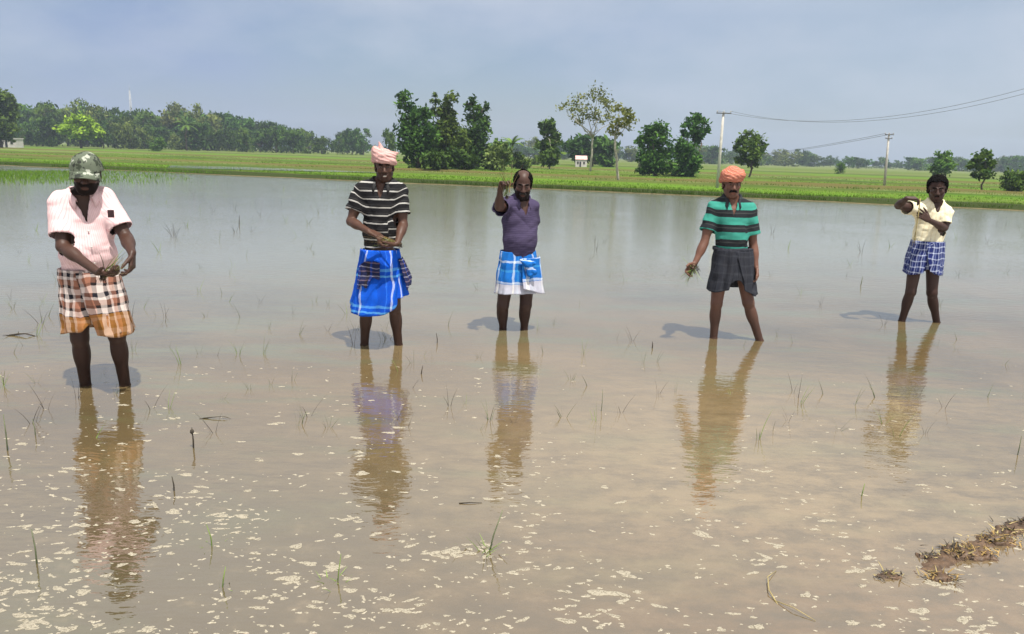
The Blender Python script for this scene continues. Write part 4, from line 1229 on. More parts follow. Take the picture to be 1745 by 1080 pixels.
# 1. the man in the pink shirt
p, r = person('man in pink striped shirt and camouflage cap looking down at the seedlings in his hands', (180, 657),
    dict(neck=(141, 333, .0), head=(147, 296, -.06), sh_r=(102, 346, -.06), sh_l=(178, 338, .05), el_r=(107, 420, -.17), wr_r=(166, 463, -.34), el_l=(216, 406, -.02), wr_l=(225, 431, -.20),
         hip_r=(130, 484, -.03), hip_l=(180, 484, .03), kn_r=(136, 576, -.05), kn_l=(199, 570, -.04), wl_r=(146, 657, 0), wl_l=(213, 656, .02)),
    18, (22, -11, -3, 1.03),
    (dict(d=(.05, -.25, -1), pn=(-1, -.2, 0), th=-1, curl=(.35, .5, .6, .7)), dict(d=(1, -.25, -.14), pn=(0, .3, 1), th=1, curl=(.5, .5, .55, .6))),
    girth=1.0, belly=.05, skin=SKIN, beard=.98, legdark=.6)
shirt(p, r, M['pink_cloth'], sleeve=.74, loose=.022, hem=(p['J']['hip_l'] + p['J']['hip_r']) / 2 + A((0, 0, .075)), hem_slope=(-.12, 0), vneck=.17, sl_r=(.068, .080), amp=.013, pad=.006)
collar(p, r, M['pink_cloth'], r=(.076, .080))
buttons(p, r, 3, .22, .10, lambda i: .150 + .035 * i)
J = p['J']; lat, fr, upv = p['T']
b = MB(); c = A(atY(189, 364, p['Y'] - .12) - p['base']); b.box(c, (.018, .006, .024), .3); b.build('pocket_patch', M['dark_patch'], r, smooth=False)
hip = (J['hip_l'] + J['hip_r']) / 2
wrap(p, r, M['check_brown'], 'lungi', hip + A((0, -.01, .115)), hip + A((.035, -.02, -.24)), (.170, .138), (.205, .165), .43, folds=.016, nf=8,
     hemf=lambda a: 1 - .05 * math.cos(a - .1) + .02 * math.sin(3 * a) - .14 * math.exp(-(a / .16) ** 2) - .14 * math.exp(-((a - 6.283) / .16) ** 2), seed=4)
wrap(p, r, M['check_brown'], 'front_fold', hip + A((0, -.015, .10)), hip + A((.045, -.03, -.24)), (.176, .146), (.208, .178), .435, th=(-.22, 1.7), slant=(.30, .0), folds=.018, nf=6,
     hemf=lambda a: .93 + .07 * math.sin(a * 1.8 + .4), seed=9, rows=30, cols=90, uvo=(.07, .03))
# cap
c, F, sc = J['head'], p['HF'], p['hs']
s = SDF(c - .22, c + .22, .004)
s.ell(c + F[2] * .042 * sc - F[1] * .012 * sc, A((.088, .106, .092)) * sc, F, 0)
s.ell(c + F[2] * .026 * sc - F[1] * .012 * sc, A((.092, .110, .040)) * sc, F, .02)
sl, g_ = s.sl(s.lo, s.lo + s.h * s.n)
X_ = [(g_[0] - c[0]) * F[i][0] + (g_[1] - c[1]) * F[i][1] + (g_[2] - c[2]) * F[i][2] for i in range(3)]
s.d = np.maximum(s.d, (.022 * sc - X_[2])).astype(np.float32)
V, Qd = s.mesh(); V = V + normals(V, Qd) * (vnoise(V * 26) * .004)[:, None]
cap = obj('cap', mesh_np('cap', V, Qd), M['camo'], r)
V, Fc = [], []
for j in range(9):
    for i in range(25):
        a = (i / 24 - .5) * 2.15; e = j / 8
        rx, ry = .090 + .004 * e, .098 + .056 * e * math.cos(a * .78)
        q = c + (F[0] * math.sin(a) * rx + F[1] * (math.cos(a) * ry * (1 - .0 * e) - .008) + F[2] * (.034 - .030 * e - .022 * math.sin(a) ** 2 * (1 + e))) * sc
        V.append(q)
for j in range(8):
    for i in range(24): Fc.append((j * 25 + i, j * 25 + i + 1, (j + 1) * 25 + i + 1, (j + 1) * 25 + i))
br = obj('brim', mesh_np('brim', np.array(V), Fc), M['camo'], cap); br.modifiers.new('thick', 'SOLIDIFY').thickness = .006
hair(p, r, M['hair'], lambda x, y, z: np.maximum(np.maximum(z - .035, y - .02), -z - .085), .006)
man1 = p

# 2. the man in the black striped polo
p, r = person('man in black striped polo shirt, pink turban and long bright blue checked lungi', (650, 588),
    dict(neck=(651, 313, .0), head=(655, 284, -.02), sh_r=(615, 326, -.0), sh_l=(682, 328, .0), el_r=(598, 377, -.05), wr_r=(628, 394, -.25), el_l=(687, 383, -.05), wr_l=(677, 415, -.25),
         hip_r=(633, 444, 0), hip_l=(667, 444, 0), kn_r=(624, 525, -.03), kn_l=(672, 524, -.03), wl_r=(621, 589, .0), wl_l=(679, 586, .03)),
    6, (10, -4, 3, .98),
    (dict(d=(-1, -.2, -.28), pn=(0, .2, 1), th=-1, curl=(.5, .55, .6, .6)), dict(d=(1, -.3, -.34), pn=(-.2, .3, -1), th=1, curl=(.45, .5, .5, .55))),
    girth=.96, belly=.01, skin=(.074, .034, .022), beard=.45, teeth=True, cheek=1.35)
shirt(p, r, M['black_stripe'], sleeve=.66, loose=.020, hem=(p['J']['hip_l'] + p['J']['hip_r']) / 2 + A((0, 0, .11)), hem_slope=(.30, 0), vneck=.12, sl_r=(.066, .078), amp=.014, seed=7)
collar(p, r, M['black_stripe'])
turban(p, r, M['turban_pink'], (-.15, .05), 6, .088, 3, True, .062, .085, .026)
hair(p, r, M['hair'], lambda x, y, z: np.maximum(np.maximum(z - .05, y - .015), -z - .06), .004)
J = p['J']; hip = (J['hip_l'] + J['hip_r']) / 2
wrap(p, r, M['check_blue'], 'lungi', hip + A((0, 0, .10)), hip + A((-.005, -.02, -.30)), (.150, .112), (.222, .165), .47, folds=.015, nf=7,
     hemf=lambda a: .88 - .06 * math.sin(a), seed=12)
wrap(p, r, M['check_blue'], 'front_fold', hip + A((-.005, -.01, .10)), hip + A((-.03, -.04, -.36)), (.156, .118), (.215, .19), .51, th=(-1.75, .95), folds=.018, nf=6,
     hemf=lambda a: .74 + .31 * math.cos((a + .40) * .95) ** .7, seed=15, rows=36, cols=110, uvo=(.06, .0), sag=.030)
M['check_dark'] = cloth_mat('check_dark', plaid([(0, (.01, .02, .10)), (.5, (.02, .02, .04)), (.8, (.006, .06, .40))], .10, [(0, (.014, .014, .022)), (.42, (.24, .23, .27)), (.54, (.02, .02, .04)), (.88, (.16, .11, .12))], .070, .60))
wrap(p, r, M['check_dark'], 'side_fold', hip + A((0, -.0, .03)), hip + A((.03, -.03, -.22)), (.176, .135), (.225, .178), .25, th=(.95, 1.9), folds=.016, nf=6,
     hemf=lambda a: .8 + .2 * math.sin(a * 2.2) + .05 * math.sin(a * 15), seed=18, rows=24, cols=50)
wrap(p, r, M['check_dark'], 'inner_fold', hip + A((-.02, -.022, .05)), hip + A((-.03, -.035, -.24)), (.188, .150), (.222, .186), .30, th=(-.72, .10), folds=.016, nf=6, seed=15, rows=30, cols=60,
     hemf=lambda a: .60 + .22 * math.sin((a + .72) * 3.4 + .9) + .08 * math.sin(a * 17), top=lambda a: .12 + .30 * abs(a + .3))
man2 = p

# 3. the man in the purple shirt
p, r = person('bald bearded man in purple shirt raising seedlings in his right hand', (875, 561),
    dict(neck=(888, 343, .02), head=(891, 314, -.03), sh_r=(864, 351, -.05), sh_l=(907, 353, .06), el_r=(851, 352, -.28), wr_r=(852, 326, -.40), el_l=(906, 394, .20), wr_l=(893, 428, .22),
         hip_r=(867, 448, -.02), hip_l=(899, 449, .03), kn_r=(857, 520, -.04), kn_l=(896, 519, -.03), wl_r=(857, 561, 0), wl_l=(893, 561, .0)),
    20, (4, -16, -2, 1.06),
    (dict(d=(-.6, .1, -.6), pn=(0, 1, .2), th=1, curl=(.4, .5, .5, .5)), dict(d=(.30, -.25, .90), pn=(.5, -.6, -.2), th=1, curl=(.8, 1.0, 1.1, 1.1))),
    girth=1.02, belly=.045, skin=(.064, .031, .023), beard=.93, cheek=1.1, sleeves={'r': .80})
shirt(p, r, M['purple_cloth'], sleeve=.62, loose=.020, hem=(p['J']['hip_l'] + p['J']['hip_r']) / 2 + A((0, 0, .055)), hem_slope=(-.30, 0), vneck=.13, sl_r=(.068, .080), amp=.012, seed=13)
collar(p, r, M['purple_cloth'])
hair(p, r, M['hair'], lambda x, y, z: np.minimum(np.maximum(np.maximum(y - .040 - .15 * z, -z - .075), z - .118 + np.maximum(0, .058 - np.abs(x)) * 1.6), np.maximum(np.maximum(y + .045, -z - .08), z - .13)), .009)
moustache(p, r, M['hair_grey'], .030, .0085)
J = p['J']; hip = (J['hip_l'] + J['hip_r']) / 2
wrap(p, r, M['check_sky'], 'lungi', hip + A((-.005, 0, .12)), hip + A((.005, -.02, -.24)), (.165, .126), (.215, .165), .40, folds=.013, nf=8,
     hemf=lambda a: .99 - .03 * math.cos(a) , seed=22)
wrap(p, r, M['check_sky'], 'front_fold', hip + A((.0, -.01, .07)), hip + A((.02, -.03, -.26)), (.196, .158), (.228, .18), .34, th=(-.1, 1.55), folds=.020, nf=9,
     hemf=lambda a: .82 + .20 * math.sin(a * 1.2 + .1), seed=25, rows=30, cols=90, uvo=(.1, .09))
s = SDF(hip + A((-.1, -.35, -.2)), hip + A((.4, .1, .2)), .004)
kc = A(atY(900, 450, p['Y'] - .185) - p['base'])
s.ell(kc, (.040, .034, .036), None, .01); s.cone(kc, kc + A((.055, -.005, .012)), .028, .020, .012); s.cone(kc, kc + A((-.07, .01, .035)), .026, .012, .012); s.cone(kc, kc + A((.02, -.005, -.09)), .024, .030, .012); s.cone(kc, kc + A((.06, .0, -.075)), .022, .026, .012)
V, Qd = s.mesh(); V = V + normals(V, Qd) * (vnoise(V * 45) * .005)[:, None]
obj('lungi_knot', mesh_np('lungi_knot', V, Qd, uv=np.c_[.03 + .3 * np.abs(V[:, 0] - kc[0]), .05 + np.abs(V[:, 2] - kc[2])]), M['check_sky'], r)
man3 = p

# 4. the man in the teal striped polo
p, r = person('man in teal and dark striped polo shirt with orange turban and grey short lungi', (1255, 577),
    dict(neck=(1247, 342, .0), head=(1247, 313, -.02), sh_r=(1215, 357, .0), sh_l=(1277, 359, .0), el_r=(1200, 414, -.06), wr_r=(1184, 449, -.14), el_l=(1284, 421, .0), wr_l=(1288, 454, -.07),
         hip_r=(1230, 444, 0), hip_l=(1264, 444, 0), kn_r=(1221, 517, -.03), kn_l=(1275, 515, -.05), wl_r=(1216, 575, 0), wl_l=(1294, 579, -.04)),
    0, (-2, -5, 0, 1.02),
    (dict(d=(.12, -.1, -1), pn=(-1, -.1, 0), th=-1, curl=(.5, .6, .7, .75)), dict(d=(-.55, -.30, -.55), pn=(.25, -.75, -.2), th=1, curl=(.35, .45, .5, .6), spread=.2)),
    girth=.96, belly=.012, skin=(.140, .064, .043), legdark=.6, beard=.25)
shirt(p, r, M['teal_stripe'], sleeve=.64, loose=.018, hem=(p['J']['hip_l'] + p['J']['hip_r']) / 2 + A((0, 0, .10)), hem_slope=(-.05, 0), vneck=.12, sl_r=(.067, .076), amp=.012, seed=19)
M['collar_dark'] = cloth_mat('collar_dark', stripes_v([(0, (.03, .033, .04)), (.9, (.05, .05, .06))], .03))
collar(p, r, M['collar_dark'])
turban(p, r, M['turban_orange'], (.05, .0), 6, .090, 8, False, .070, .055, .027)
moustache(p, r, M['hair'], .034, .0095, .012)
hair(p, r, M['hair'], lambda x, y, z: np.maximum(np.maximum(z - .05, y - .012), -z - .06), .006)
J = p['J']; hip = (J['hip_l'] + J['hip_r']) / 2
wrap(p, r, M['grey_cloth'], 'lungi', hip + A((0, 0, .115)), hip + A((.02, -.01, -.22)), (.168, .132), (.208, .160), .40, folds=.016, nf=8,
     hemf=lambda a: .98 - .30 * math.exp(-(a / .35) ** 2) - .30 * math.exp(-((a - 2 * math.pi) / .35) ** 2) + .02 * math.sin(2 * a), seed=31)
wrap(p, r, M['grey_cloth'], 'front_fold', hip + A((0, -.01, .105)), hip + A((.025, -.02, -.23)), (.174, .140), (.216, .172), .40, th=(-.06, 1.6), folds=.020, nf=6,
     hemf=lambda a: .88 + .15 * math.sin(a * 1.7 + .1), seed=35, rows=34, cols=90, slant=(.34, .0))
wrap(p, r, M['grey_cloth'], 'front_fold', hip + A((0, -.012, .11)), hip + A((.0, -.02, -.23)), (.171, .137), (.212, .166), .39, th=(-1.5, .06), folds=.020, nf=6,
     hemf=lambda a: .90 + .10 * math.sin(-a * 1.6 + .2), seed=37, rows=34, cols=90, slant=(.0, -.26))
s = SDF(hip + A((-.3, -.3, -.1)), hip + A((.3, .3, .25)), .005)
for i in range(30):
    a0, a1 = 2 * math.pi * i / 30, 2 * math.pi * (i + 1) / 30
    s.cone(hip + A((.168 * math.sin(a0), -.132 * math.cos(a0), .108 + .006 * math.sin(3 * a0))), hip + A((.168 * math.sin(a1), -.132 * math.cos(a1), .108 + .006 * math.sin(3 * a1))), .018, .018, .01)
V, Qd = s.mesh(); V = V + normals(V, Qd) * (vnoise(V * 50) * .004)[:, None]
obj('waist_roll', mesh_np('waist_roll', V, Qd, uv=np.c_[V[:, 0], V[:, 2]]), M['grey_cloth'], r)
man4 = p

# 5. the man in the cream shirt
p, r = person('bareheaded young man in cream shirt with one elbow raised and navy checked short lungi', (1566, 548),
    dict(neck=(1593, 349, .02), head=(1597, 321, -.03), sh_r=(1564, 357, .02), sh_l=(1614, 364, -.02), el_r=(1531, 350, -.12), wr_r=(1545, 338, -.33), el_l=(1609, 388, -.08), wr_l=(1583, 375, -.24),
         hip_r=(1563, 428, .0), hip_l=(1591, 428, .0), kn_r=(1552, 497, -.04), kn_l=(1588, 499, -.04), wl_r=(1537, 546, 0), wl_l=(1596, 549, .0)),
    -10, (-24, -12, 3, 1.06),
    (dict(d=(-.9, -.15, .55), pn=(-.1, 1, -.1), th=-1, curl=(.12, .75, .85, .9)), dict(d=(.9, -.1, .05), pn=(0, .2, -1), th=1, curl=(.55, .65, .7, .75))),
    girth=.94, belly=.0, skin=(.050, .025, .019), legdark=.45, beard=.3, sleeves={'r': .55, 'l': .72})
shirt(p, r, M['cream_cloth'], sleeve=.66, loose=.022, hem=(p['J']['hip_l'] + p['J']['hip_r']) / 2 + A((0, 0, .09)), hem_slope=(.02, 0), vneck=.07, sl_r=(.068, .080), amp=.014, seed=27)
collar(p, r, M['cream_cloth'])
buttons(p, r, 3, .17, .09, lambda i: .128)
hair(p, r, M['hair'], lambda x, y, z: np.maximum(np.maximum(y - .038 - np.maximum(0, z - .066) * 1.7 + .01 * np.sin(x * 90), -z - .050), np.where(z < .035, y - .008, -1)), .019)
moustache(p, r, M['hair'], .024, .005, .006)
J = p['J']; hip = (J['hip_l'] + J['hip_r']) / 2
wrap(p, r, M['check_navy'], 'lungi', hip + A((0, 0, .115)), hip + A((-.015, -.01, -.20)), (.152, .128), (.180, .150), .355, folds=.020, nf=6,
     hemf=lambda a: .97 - .16 * math.exp(-(a / .3) ** 2) - .16 * math.exp(-((a - 6.283) / .3) ** 2), seed=41)
wrap(p, r, M['check_navy'], 'front_fold', hip + A((0, -.01, .11)), hip + A((-.01, -.02, -.21)), (.158, .136), (.188, .160), .355, th=(-.25, 1.5), folds=.022, nf=6,
     hemf=lambda a: .84 + .14 * math.sin(a * 1.5 + .4), seed=45, rows=30, cols=90, uvo=(.04, .02), slant=(.30, .0))
wrap(p, r, M['check_navy'], 'front_fold', hip + A((0, -.012, .11)), hip + A((-.015, -.02, -.21)), (.155, .133), (.186, .157), .355, th=(-1.4, .05), folds=.022, nf=6,
     hemf=lambda a: .92 + .07 * math.sin(-a * 2), seed=47, rows=30, cols=90, uvo=(.01, .05), slant=(0, -.22))
man5 = p

# ------------------------------------------------------------------ what the men hold
def bundle(label, c, d, length, n, mats, seed, roots=.0, fan=.25, width=.006, bend=.3, up=0.0):
    rs = random.Random(seed); random.seed(seed)
    c, d = Vector(c), Vector(d).normalized()
    t = empty('seedling_bundle', c)
    for mi, mt in enumerate(mats):
        b = MB()
        for i in range(n // len(mats)):
            o = Vector((rs.gauss(0, 1), rs.gauss(0, 1), rs.gauss(0, 1))) * .012
            dd = d + Vector((rs.gauss(0, 1), rs.gauss(0, 1), rs.gauss(0, 1))) * fan
            b.blade(o - d * length * .35, dd, length * rs.uniform(.6, 1.15), width * rs.uniform(.7, 1.3), (rs.gauss(0, 1) * bend, rs.gauss(0, 1) * bend, -bend * rs.random() + up))
        b.build('stalks', M[mt], t, smooth=False)
    if roots:
        b = MB(); e = -d * length * .42
        for i in range(70):
            o = e + Vector((rs.gauss(0, 1), rs.gauss(0, 1), rs.gauss(0, 1))) * roots * .45
            b.blade(o, (rs.gauss(0, 1), rs.gauss(0, 1), rs.gauss(0, 1) - .4), roots * 1.3, .006, (0, 0, -.6))
        rm = b.build('roots', M['twig_dark'], t, smooth=False)
        s = SDF(e - Vector((.15, .15, .15)), e + Vector((.15, .15, .15)), .004)
        for i in range(6): s.ell(A(e) + A([rs.gauss(0, 1) for _ in range(3)]) * roots * .35, A((.6, .6, .5)) * roots * rs.uniform(.5, .9), None, .01)
        V, Qd = s.mesh(); V = V + normals(V, Qd) * (vnoise(V * 80) * .006)[:, None]
        obj('mud_ball', mesh_np('mud_ball', V, Qd), M['wet_mud'], t)
    return tag(t, label, 'seedlings', 'bundles of seedlings in the hands')
def grip(p, sd_, off=.085, lift=0.0):
    h_ = p['hand_' + sd_]; w_ = Vector(p['J']['wr_' + sd_]) + p['base']
    return w_ + Vector(nrm(h_['d'])) * off + Vector(nrm(h_['pn'])) * (.022 + lift)
bundle('small bundle of green seedlings in the hands of the man in pink', grip(man1, 'r', .11, .01), (.75, -.1, .45), .20, 46, ['stalk_green', 'straw', 'stalk_dull'], 1, .022, .28)
bundle('bundle of yellowish seedlings held flat by the man in blue lungi', grip(man2, 'l', .09, .015), (-1, -.1, .18), .26, 56, ['straw', 'stalk_dry', 'stalk_green'], 2, .018, .16)
bundle('spray of pale seedlings standing up from the raised hand', grip(man3, 'r', .09, .01), (-.12, -.05, 1), .28, 15, ['stalk_dull', 'straw', 'stalk_green'], 3, .016, .22, .006, .25, .2)
bundle('dark muddy bundle of seedlings in the hand beside the teal shirt', grip(man4, 'r', .10, .02), (-.35, -.2, -.35), .15, 50, ['stalk_dull', 'stalk_green'], 4, .042, .55)
g5 = grip(man5, 'r', .13, .0)
b = MB(); q = Vector((0, 0, 0)); b.tube([(0, 0, .02), (.004, -.004, -.10), (.002, -.006, -.24), (.008, -.002, -.40)], [.006, .0055, .005, .004], 6)
for i in range(6): b.blade((.004, 0, -.30 - .02 * i), (random.uniform(-.4, .4), random.uniform(-.4, .4), -1), .10, .005, (0, 0, -.4))
tag(b.build('seedling_stalk', M['stalk_dry'], None, g5), 'long thin brownish stalk hanging from the raised hand in front of the cream shirt', 'seedlings')

# ------------------------------------------------------------------ seedlings, reeds and litter in the water
rs = random.Random(21)
def seedling_mesh(i):
    random.seed(100 + i); b = MB()
    for k in range(random.choice((2, 3, 3, 4, 5))):
        an = random.uniform(0, 6.28); le = random.uniform(.02, .38)
        b.blade((random.gauss(0, .006), random.gauss(0, .006), -.04), (math.cos(an) * le, math.sin(an) * le, 1), random.uniform(.10, .24), .0040, (math.cos(an) * .4, math.sin(an) * .4, -.25 * random.random()), 5)
    return b.mesh('rice_seedling')
SM = [seedling_mesh(i) for i in range(12)]
for i, me in enumerate(SM): me.materials.append(M[('stalk_dull', 'stalk_dull', 'stalk_green', 'twig_dark')[i % 4]])
def in_water(x, y):
    return y > 302 + max(0, (x - 300)) * .045 + 8
n_ = 0
while n_ < 296:
    x = rs.uniform(-10, 1755); y = 320 + 430 * rs.random() ** 1.7
    if not in_water(x, y): continue
    if rs.random() < .35 and x > 800: continue
    pt = gp(x, y); o = bpy.data.objects.new('rice_seedling', SM[rs.randrange(12)]); S.collection.objects.link(o)
    sc_ = rs.uniform(.55, 1.1) * (1.5 if y < 430 else 1)
    o.location = pt; o.scale = (sc_, sc_, sc_); o.rotation_euler = (rs.gauss(0, .08), rs.gauss(0, .08), rs.uniform(0, 6.28))
    tag(o, 'thin young rice seedling standing alone in the shallow water', 'seedling', 'rice seedlings scattered over the flooded field'); n_ += 1

def reed(name, px_, py_, h, label, lean=(0, 0), r=.004, mat='stalk_dull', knob=False, cat='reed', blades=0, seed=0):
    random.seed(seed); pt = gp(px_, py_); t = empty(name, pt)
    top = Vector((lean[0], lean[1], 1)).normalized() * h
    b = MB(); b.tube([(0, 0, -.08), top * .4 + Vector((.004, 0, 0)), top], [r, r * .85, r * .4], 6); b.build('stem', M[mat], t)
    if knob:
        b = MB(); b.tube([top * .68, top * .76, top * .86, top * .93], [.003, .011, .010, .003], 8); b.build('seed_head', M['twig_dark'], t)
    if blades:
        b = MB()
        for i in range(blades):
            an = random.uniform(0, 6.28); le = random.uniform(.3, 1.0)
            b.blade((random.gauss(0, .025), random.gauss(0, .02), -.03), (math.cos(an) * le, math.sin(an) * le, 1), random.uniform(.6, 1.1) * h * .7, .006, (math.cos(an) * .5, math.sin(an) * .5, -.4), 5)
        b.build('blades', M['stalk_green'], t, smooth=False)
    return tag(t, label, cat)
reed('reed', 12, 768, .21, 'tall thin reed near the left edge in front of the man in pink', (.02, 0), .004)
reed('reed', 60, 742, .10, 'short reed left of the reflection of the man in pink', (-.05, 0), .003)
reed('dark_stick', 329, 763, .12, 'dark upright stick with a swollen knobbed tip standing in the water', (0, 0), .005, 'twig_dark', True, 'stick')
reed('dark_stick', 296, 836, .075, 'short dark leaning stick below and left of the knobbed one', (-.05, 0), .004, 'twig_dark', False, 'stick')
reed('reed', 62, 960, .15, 'thin upright reed near the bottom left corner', (-.02, 0), .0035)
reed('reed', 745, 584, .09, 'dark stub with leaves between the blue and purple men', (-.1, 0), .005, 'twig_dark', False, 'sprout', 4, 5)
reed('reed', 716, 637, .07, 'small dark sprout in front of the gap between the blue and purple men', (.3, 0), .005, 'twig_dark', False, 'sprout', 3, 6)
reed('reed', 1024, 700, .15, 'slender upright sprig left of the reflection of the teal shirted man', (.02, 0), .0025)
reed('reed', 1111, 593, .06, 'dark stub left of the legs of the teal shirted man', (0, 0), .006, 'twig_dark', False, 'sprout', 2, 7)
reed('reed', 1733, 775, .12, 'pale upright sprig close to the right edge', (.05, 0), .003)
reed('reed', 1466, 486, .13, 'upright reed standing in the water left of the man in cream', (.15, 0), .006)
reed('reed', 407, 382, .20, 'dark tuft far out in the water between the pink and blue men', (.1, 0), .010, 'twig_dark', False, 'sprout', 5, 8)
reed('grass_tuft', 828, 940, .20, 'green grass tuft with one long dark leaning stem in the foreground', (.35, .05), .004, 'stalk_dull', False, 'grass tuft', 14, 9)
reed('grass_tuft', 572, 990, .12, 'green grass tuft among foam near the middle of the bottom edge', (.2, 0), .003, 'stalk_green', False, 'grass tuft', 12, 10)
reed('grass_tuft', 375, 1000, .09, 'small bright yellow-green tuft in the lower left foreground', (.3, 0), .003, 'stalk_green', False, 'grass tuft', 9, 11)
reed('grass_tuft', 362, 930, .10, 'small pale green tuft above the yellow-green one', (-.2, 0), .003, 'stalk_green', False, 'grass tuft', 7, 12)
reed('grass_tuft', 510, 722, .10, 'spreading thin tuft right of the knobbed stick', (.6, 0), .003, 'stalk_dull', False, 'grass tuft', 7, 13)
reed('grass_tuft', 1466, 845, .07, 'faint green tuft in the right foreground below the cream reflection', (.2, 0), .003, 'stalk_green', False, 'grass tuft', 8, 14)

def litter(name, px_, py_, label, pts, r, mat, leaf=0, seed=0, cat='twig'):
    random.seed(seed); t = empty(name, gp(px_, py_, .002)); b = MB()
    b.tube(pts, [r * (1 - .6 * i / (len(pts) - 1)) for i in range(len(pts))], 6); b.build('stem', M[mat], t)
    if leaf:
        b = MB()
        for i in range(leaf):
            p_ = Vector(random.choice(pts)); b.blade(p_, (random.gauss(0, 1), random.gauss(0, .6), .35 * random.random()), random.uniform(.05, .11), .014, (0, 0, -.5), 5)
        b.build('leaf_litter', M[mat], t, smooth=False)
    return tag(t, label, cat)
litter('floating_twig', 36, 572, 'dark leafy twig floating near the left edge behind the man in pink', [(-.10, 0, 0), (-.03, .01, .012), (.04, 0, .02), (.11, .01, .0)], .010, 'twig_dark', 10, 1)
litter('floating_leaf', 360, 713, 'folded dark leaf floating right of the legs of the man in pink', [(-.05, 0, .0), (0, .005, .006), (.06, .01, .012)], .004, 'twig_dark', 3, 2, 'leaf')
litter('dry_stem', 1325, 1010, 'pale dry stem curving out of the shallow water in the right foreground', [(-.02, -.10, -.01), (-.035, 0, .012), (-.01, .09, .014), (.05, .16, .0)], .0028, 'stalk_dry', 0, 3, 'stem')
litter('dry_stem', 1352, 1040, 'second pale dry stem below the curving one', [(-.05, .06, 0), (0, 0, .012), (.06, -.06, 0)], .0022, 'stalk_dry', 0, 4, 'stem')
litter('floating_twig', 800, 858, 'thin dark twig floating right of the reflection of the blue lungi', [(-.05, 0, 0), (0, .004, .004), (.06, .012, .0)], .003, 'twig_dark', 0, 5)

def stubble(px_, py_, size, label, seed, straw=40, mat='straw'):
    rs = random.Random(seed); random.seed(seed); t = empty('stubble_clump', gp(px_, py_, 0)); size *= 1.0
    s = SDF((-size * 2.2, -size * 2, -.06), (size * 2.2, size * 2, size * 1.2), .006)
    for i in range(9): s.ell((rs.gauss(0, .6) * size, rs.gauss(0, .35) * size, -.01), A((1.0, .7, .50)) * size * rs.uniform(.5, 1.0), None, .02)
    V, Qd = s.mesh(); V = V + normals(V, Qd) * (vnoise(V * 40 + seed) * .012 + vnoise(V * 110) * .005)[:, None]
    obj('mud_clod', mesh_np('mud_clod', V, Qd), M['wet_mud'], t)
    for mt, nn in ((mat, straw), ('twig_dark', straw // 2 + 3), ('stalk_dry', straw // 4 + 3)):
        b = MB()
        for i in range(max(14, nn)):
            b.blade((rs.gauss(0, .95) * size, rs.gauss(0, .45) * size, size * rs.uniform(.05, .42)), (rs.gauss(0, 1), rs.gauss(0, 1), .15 + .6 * rs.random()), rs.uniform(.015, .05), .007, (0, 0, -.8 * rs.random()), 3)
        b.build('straw', M[mt], t, smooth=False)
    return tag(t, label, 'mud clod', 'clods of the muddy stubble ridge')
for a_ in [(1514, 982, .030, 'small dark wet clod, the leftmost of the stubble ridge', 1, 14, 'twig_dark'), (1586, 950, .034, 'black wet clod left of the big straw-covered one', 2, 10, 'twig_dark'),
           (1600, 984, .036, 'brown clod nearest the camera in the stubble ridge', 3, 40, 'straw'), (1648, 944, .060, 'largest straw-covered clod in the middle of the stubble ridge', 4, 130, 'straw'),
           (1625, 940, .040, 'flat dark clod touching the back left of the largest one', 5, 30, 'twig_dark'), (1700, 922, .048, 'reddish straw-topped clod right of the largest one', 6, 80, 'straw'),
           (1718, 906, .040, 'dark clod at the back of the stubble ridge', 7, 30, 'stalk_dry'), (1748, 896, .050, 'dark clod of the stubble ridge cut by the right edge', 8, 40, 'twig_dark')]:
    stubble(*a_)

a0, a1 = gp(1545, 985), gp(1800, 868)
ax_ = (a1 - a0); ln_ = ax_.length; ax_.normalize(); pe_ = Vector((-ax_.y, ax_.x, 0))
gx, gy = np.meshgrid(np.linspace(0, ln_, 150), np.linspace(-.12, .12, 60))
fl = np.c_[gx.ravel(), gy.ravel()]
Z = -.004 + .014 * np.clip(fl[:, 0] / .35, 0, 1) - (fl[:, 1] / .055) ** 2 * .014 + vnoise(np.c_[fl * 9, fl[:, :1] * 0]) * .012 + vnoise(np.c_[fl * 30, fl[:, :1] * 0 + 4]) * .006 + vnoise(np.c_[fl * 75, fl[:, :1] * 0 + 8]) * .003
V = np.array([list(a0 + ax_ * float(u) + pe_ * float(v_)) for u, v_ in fl]); V[:, 2] = np.maximum(Z, -.05)
ii = np.arange(len(V)).reshape(60, 150)
tag(obj('mud_bank', mesh_np('mud_bank', V, np.stack([ii[:-1, :-1], ii[:-1, 1:], ii[1:, 1:], ii[1:, :-1]], -1).reshape(-1, 4)), M['wet_mud']), kind='structure')

# ------------------------------------------------------------------ foam
frs = np.random.RandomState(17)
def foam_pat(i):
    n = 16; a = np.arange(n) * 2 * math.pi / n
    r_ = 1 + .28 * np.sin(a * 2 + frs.uniform(0, 6)) * frs.uniform(.3, 1) + .20 * np.sin(a * 3 + frs.uniform(0, 6)) + .12 * np.sin(a * 5 + frs.uniform(0, 6)) + frs.normal(0, .06, n)
    rings = [(1.0, -.10), (1.0, .03), (.82, .16), (.45, .24)]
    V = np.concatenate([np.c_[np.cos(a) * r_ * s_, np.sin(a) * r_ * s_, np.full(n, z) + (frs.normal(0, .02, n) if z > .1 else 0)] for s_, z in rings] + [np.array([[0, 0, .25]])])
    Qd = [(j * n + k, j * n + (k + 1) % n, (j + 1) * n + (k + 1) % n, (j + 1) * n + k) for j in range(3) for k in range(n)]
    T = [(3 * n + k, 3 * n + (k + 1) % n, 4 * n) for k in range(n)]
    return V, np.array(Qd), np.array(T)
FPAT = [foam_pat(i) for i in range(12)]
FM = [mesh_np('foam_fleck', *q_) for q_ in FPAT]
for me in FM:
    me.materials.append(M['foam']); me.polygons.foreach_set('use_smooth', np.ones(len(me.polygons), bool))
spots = []
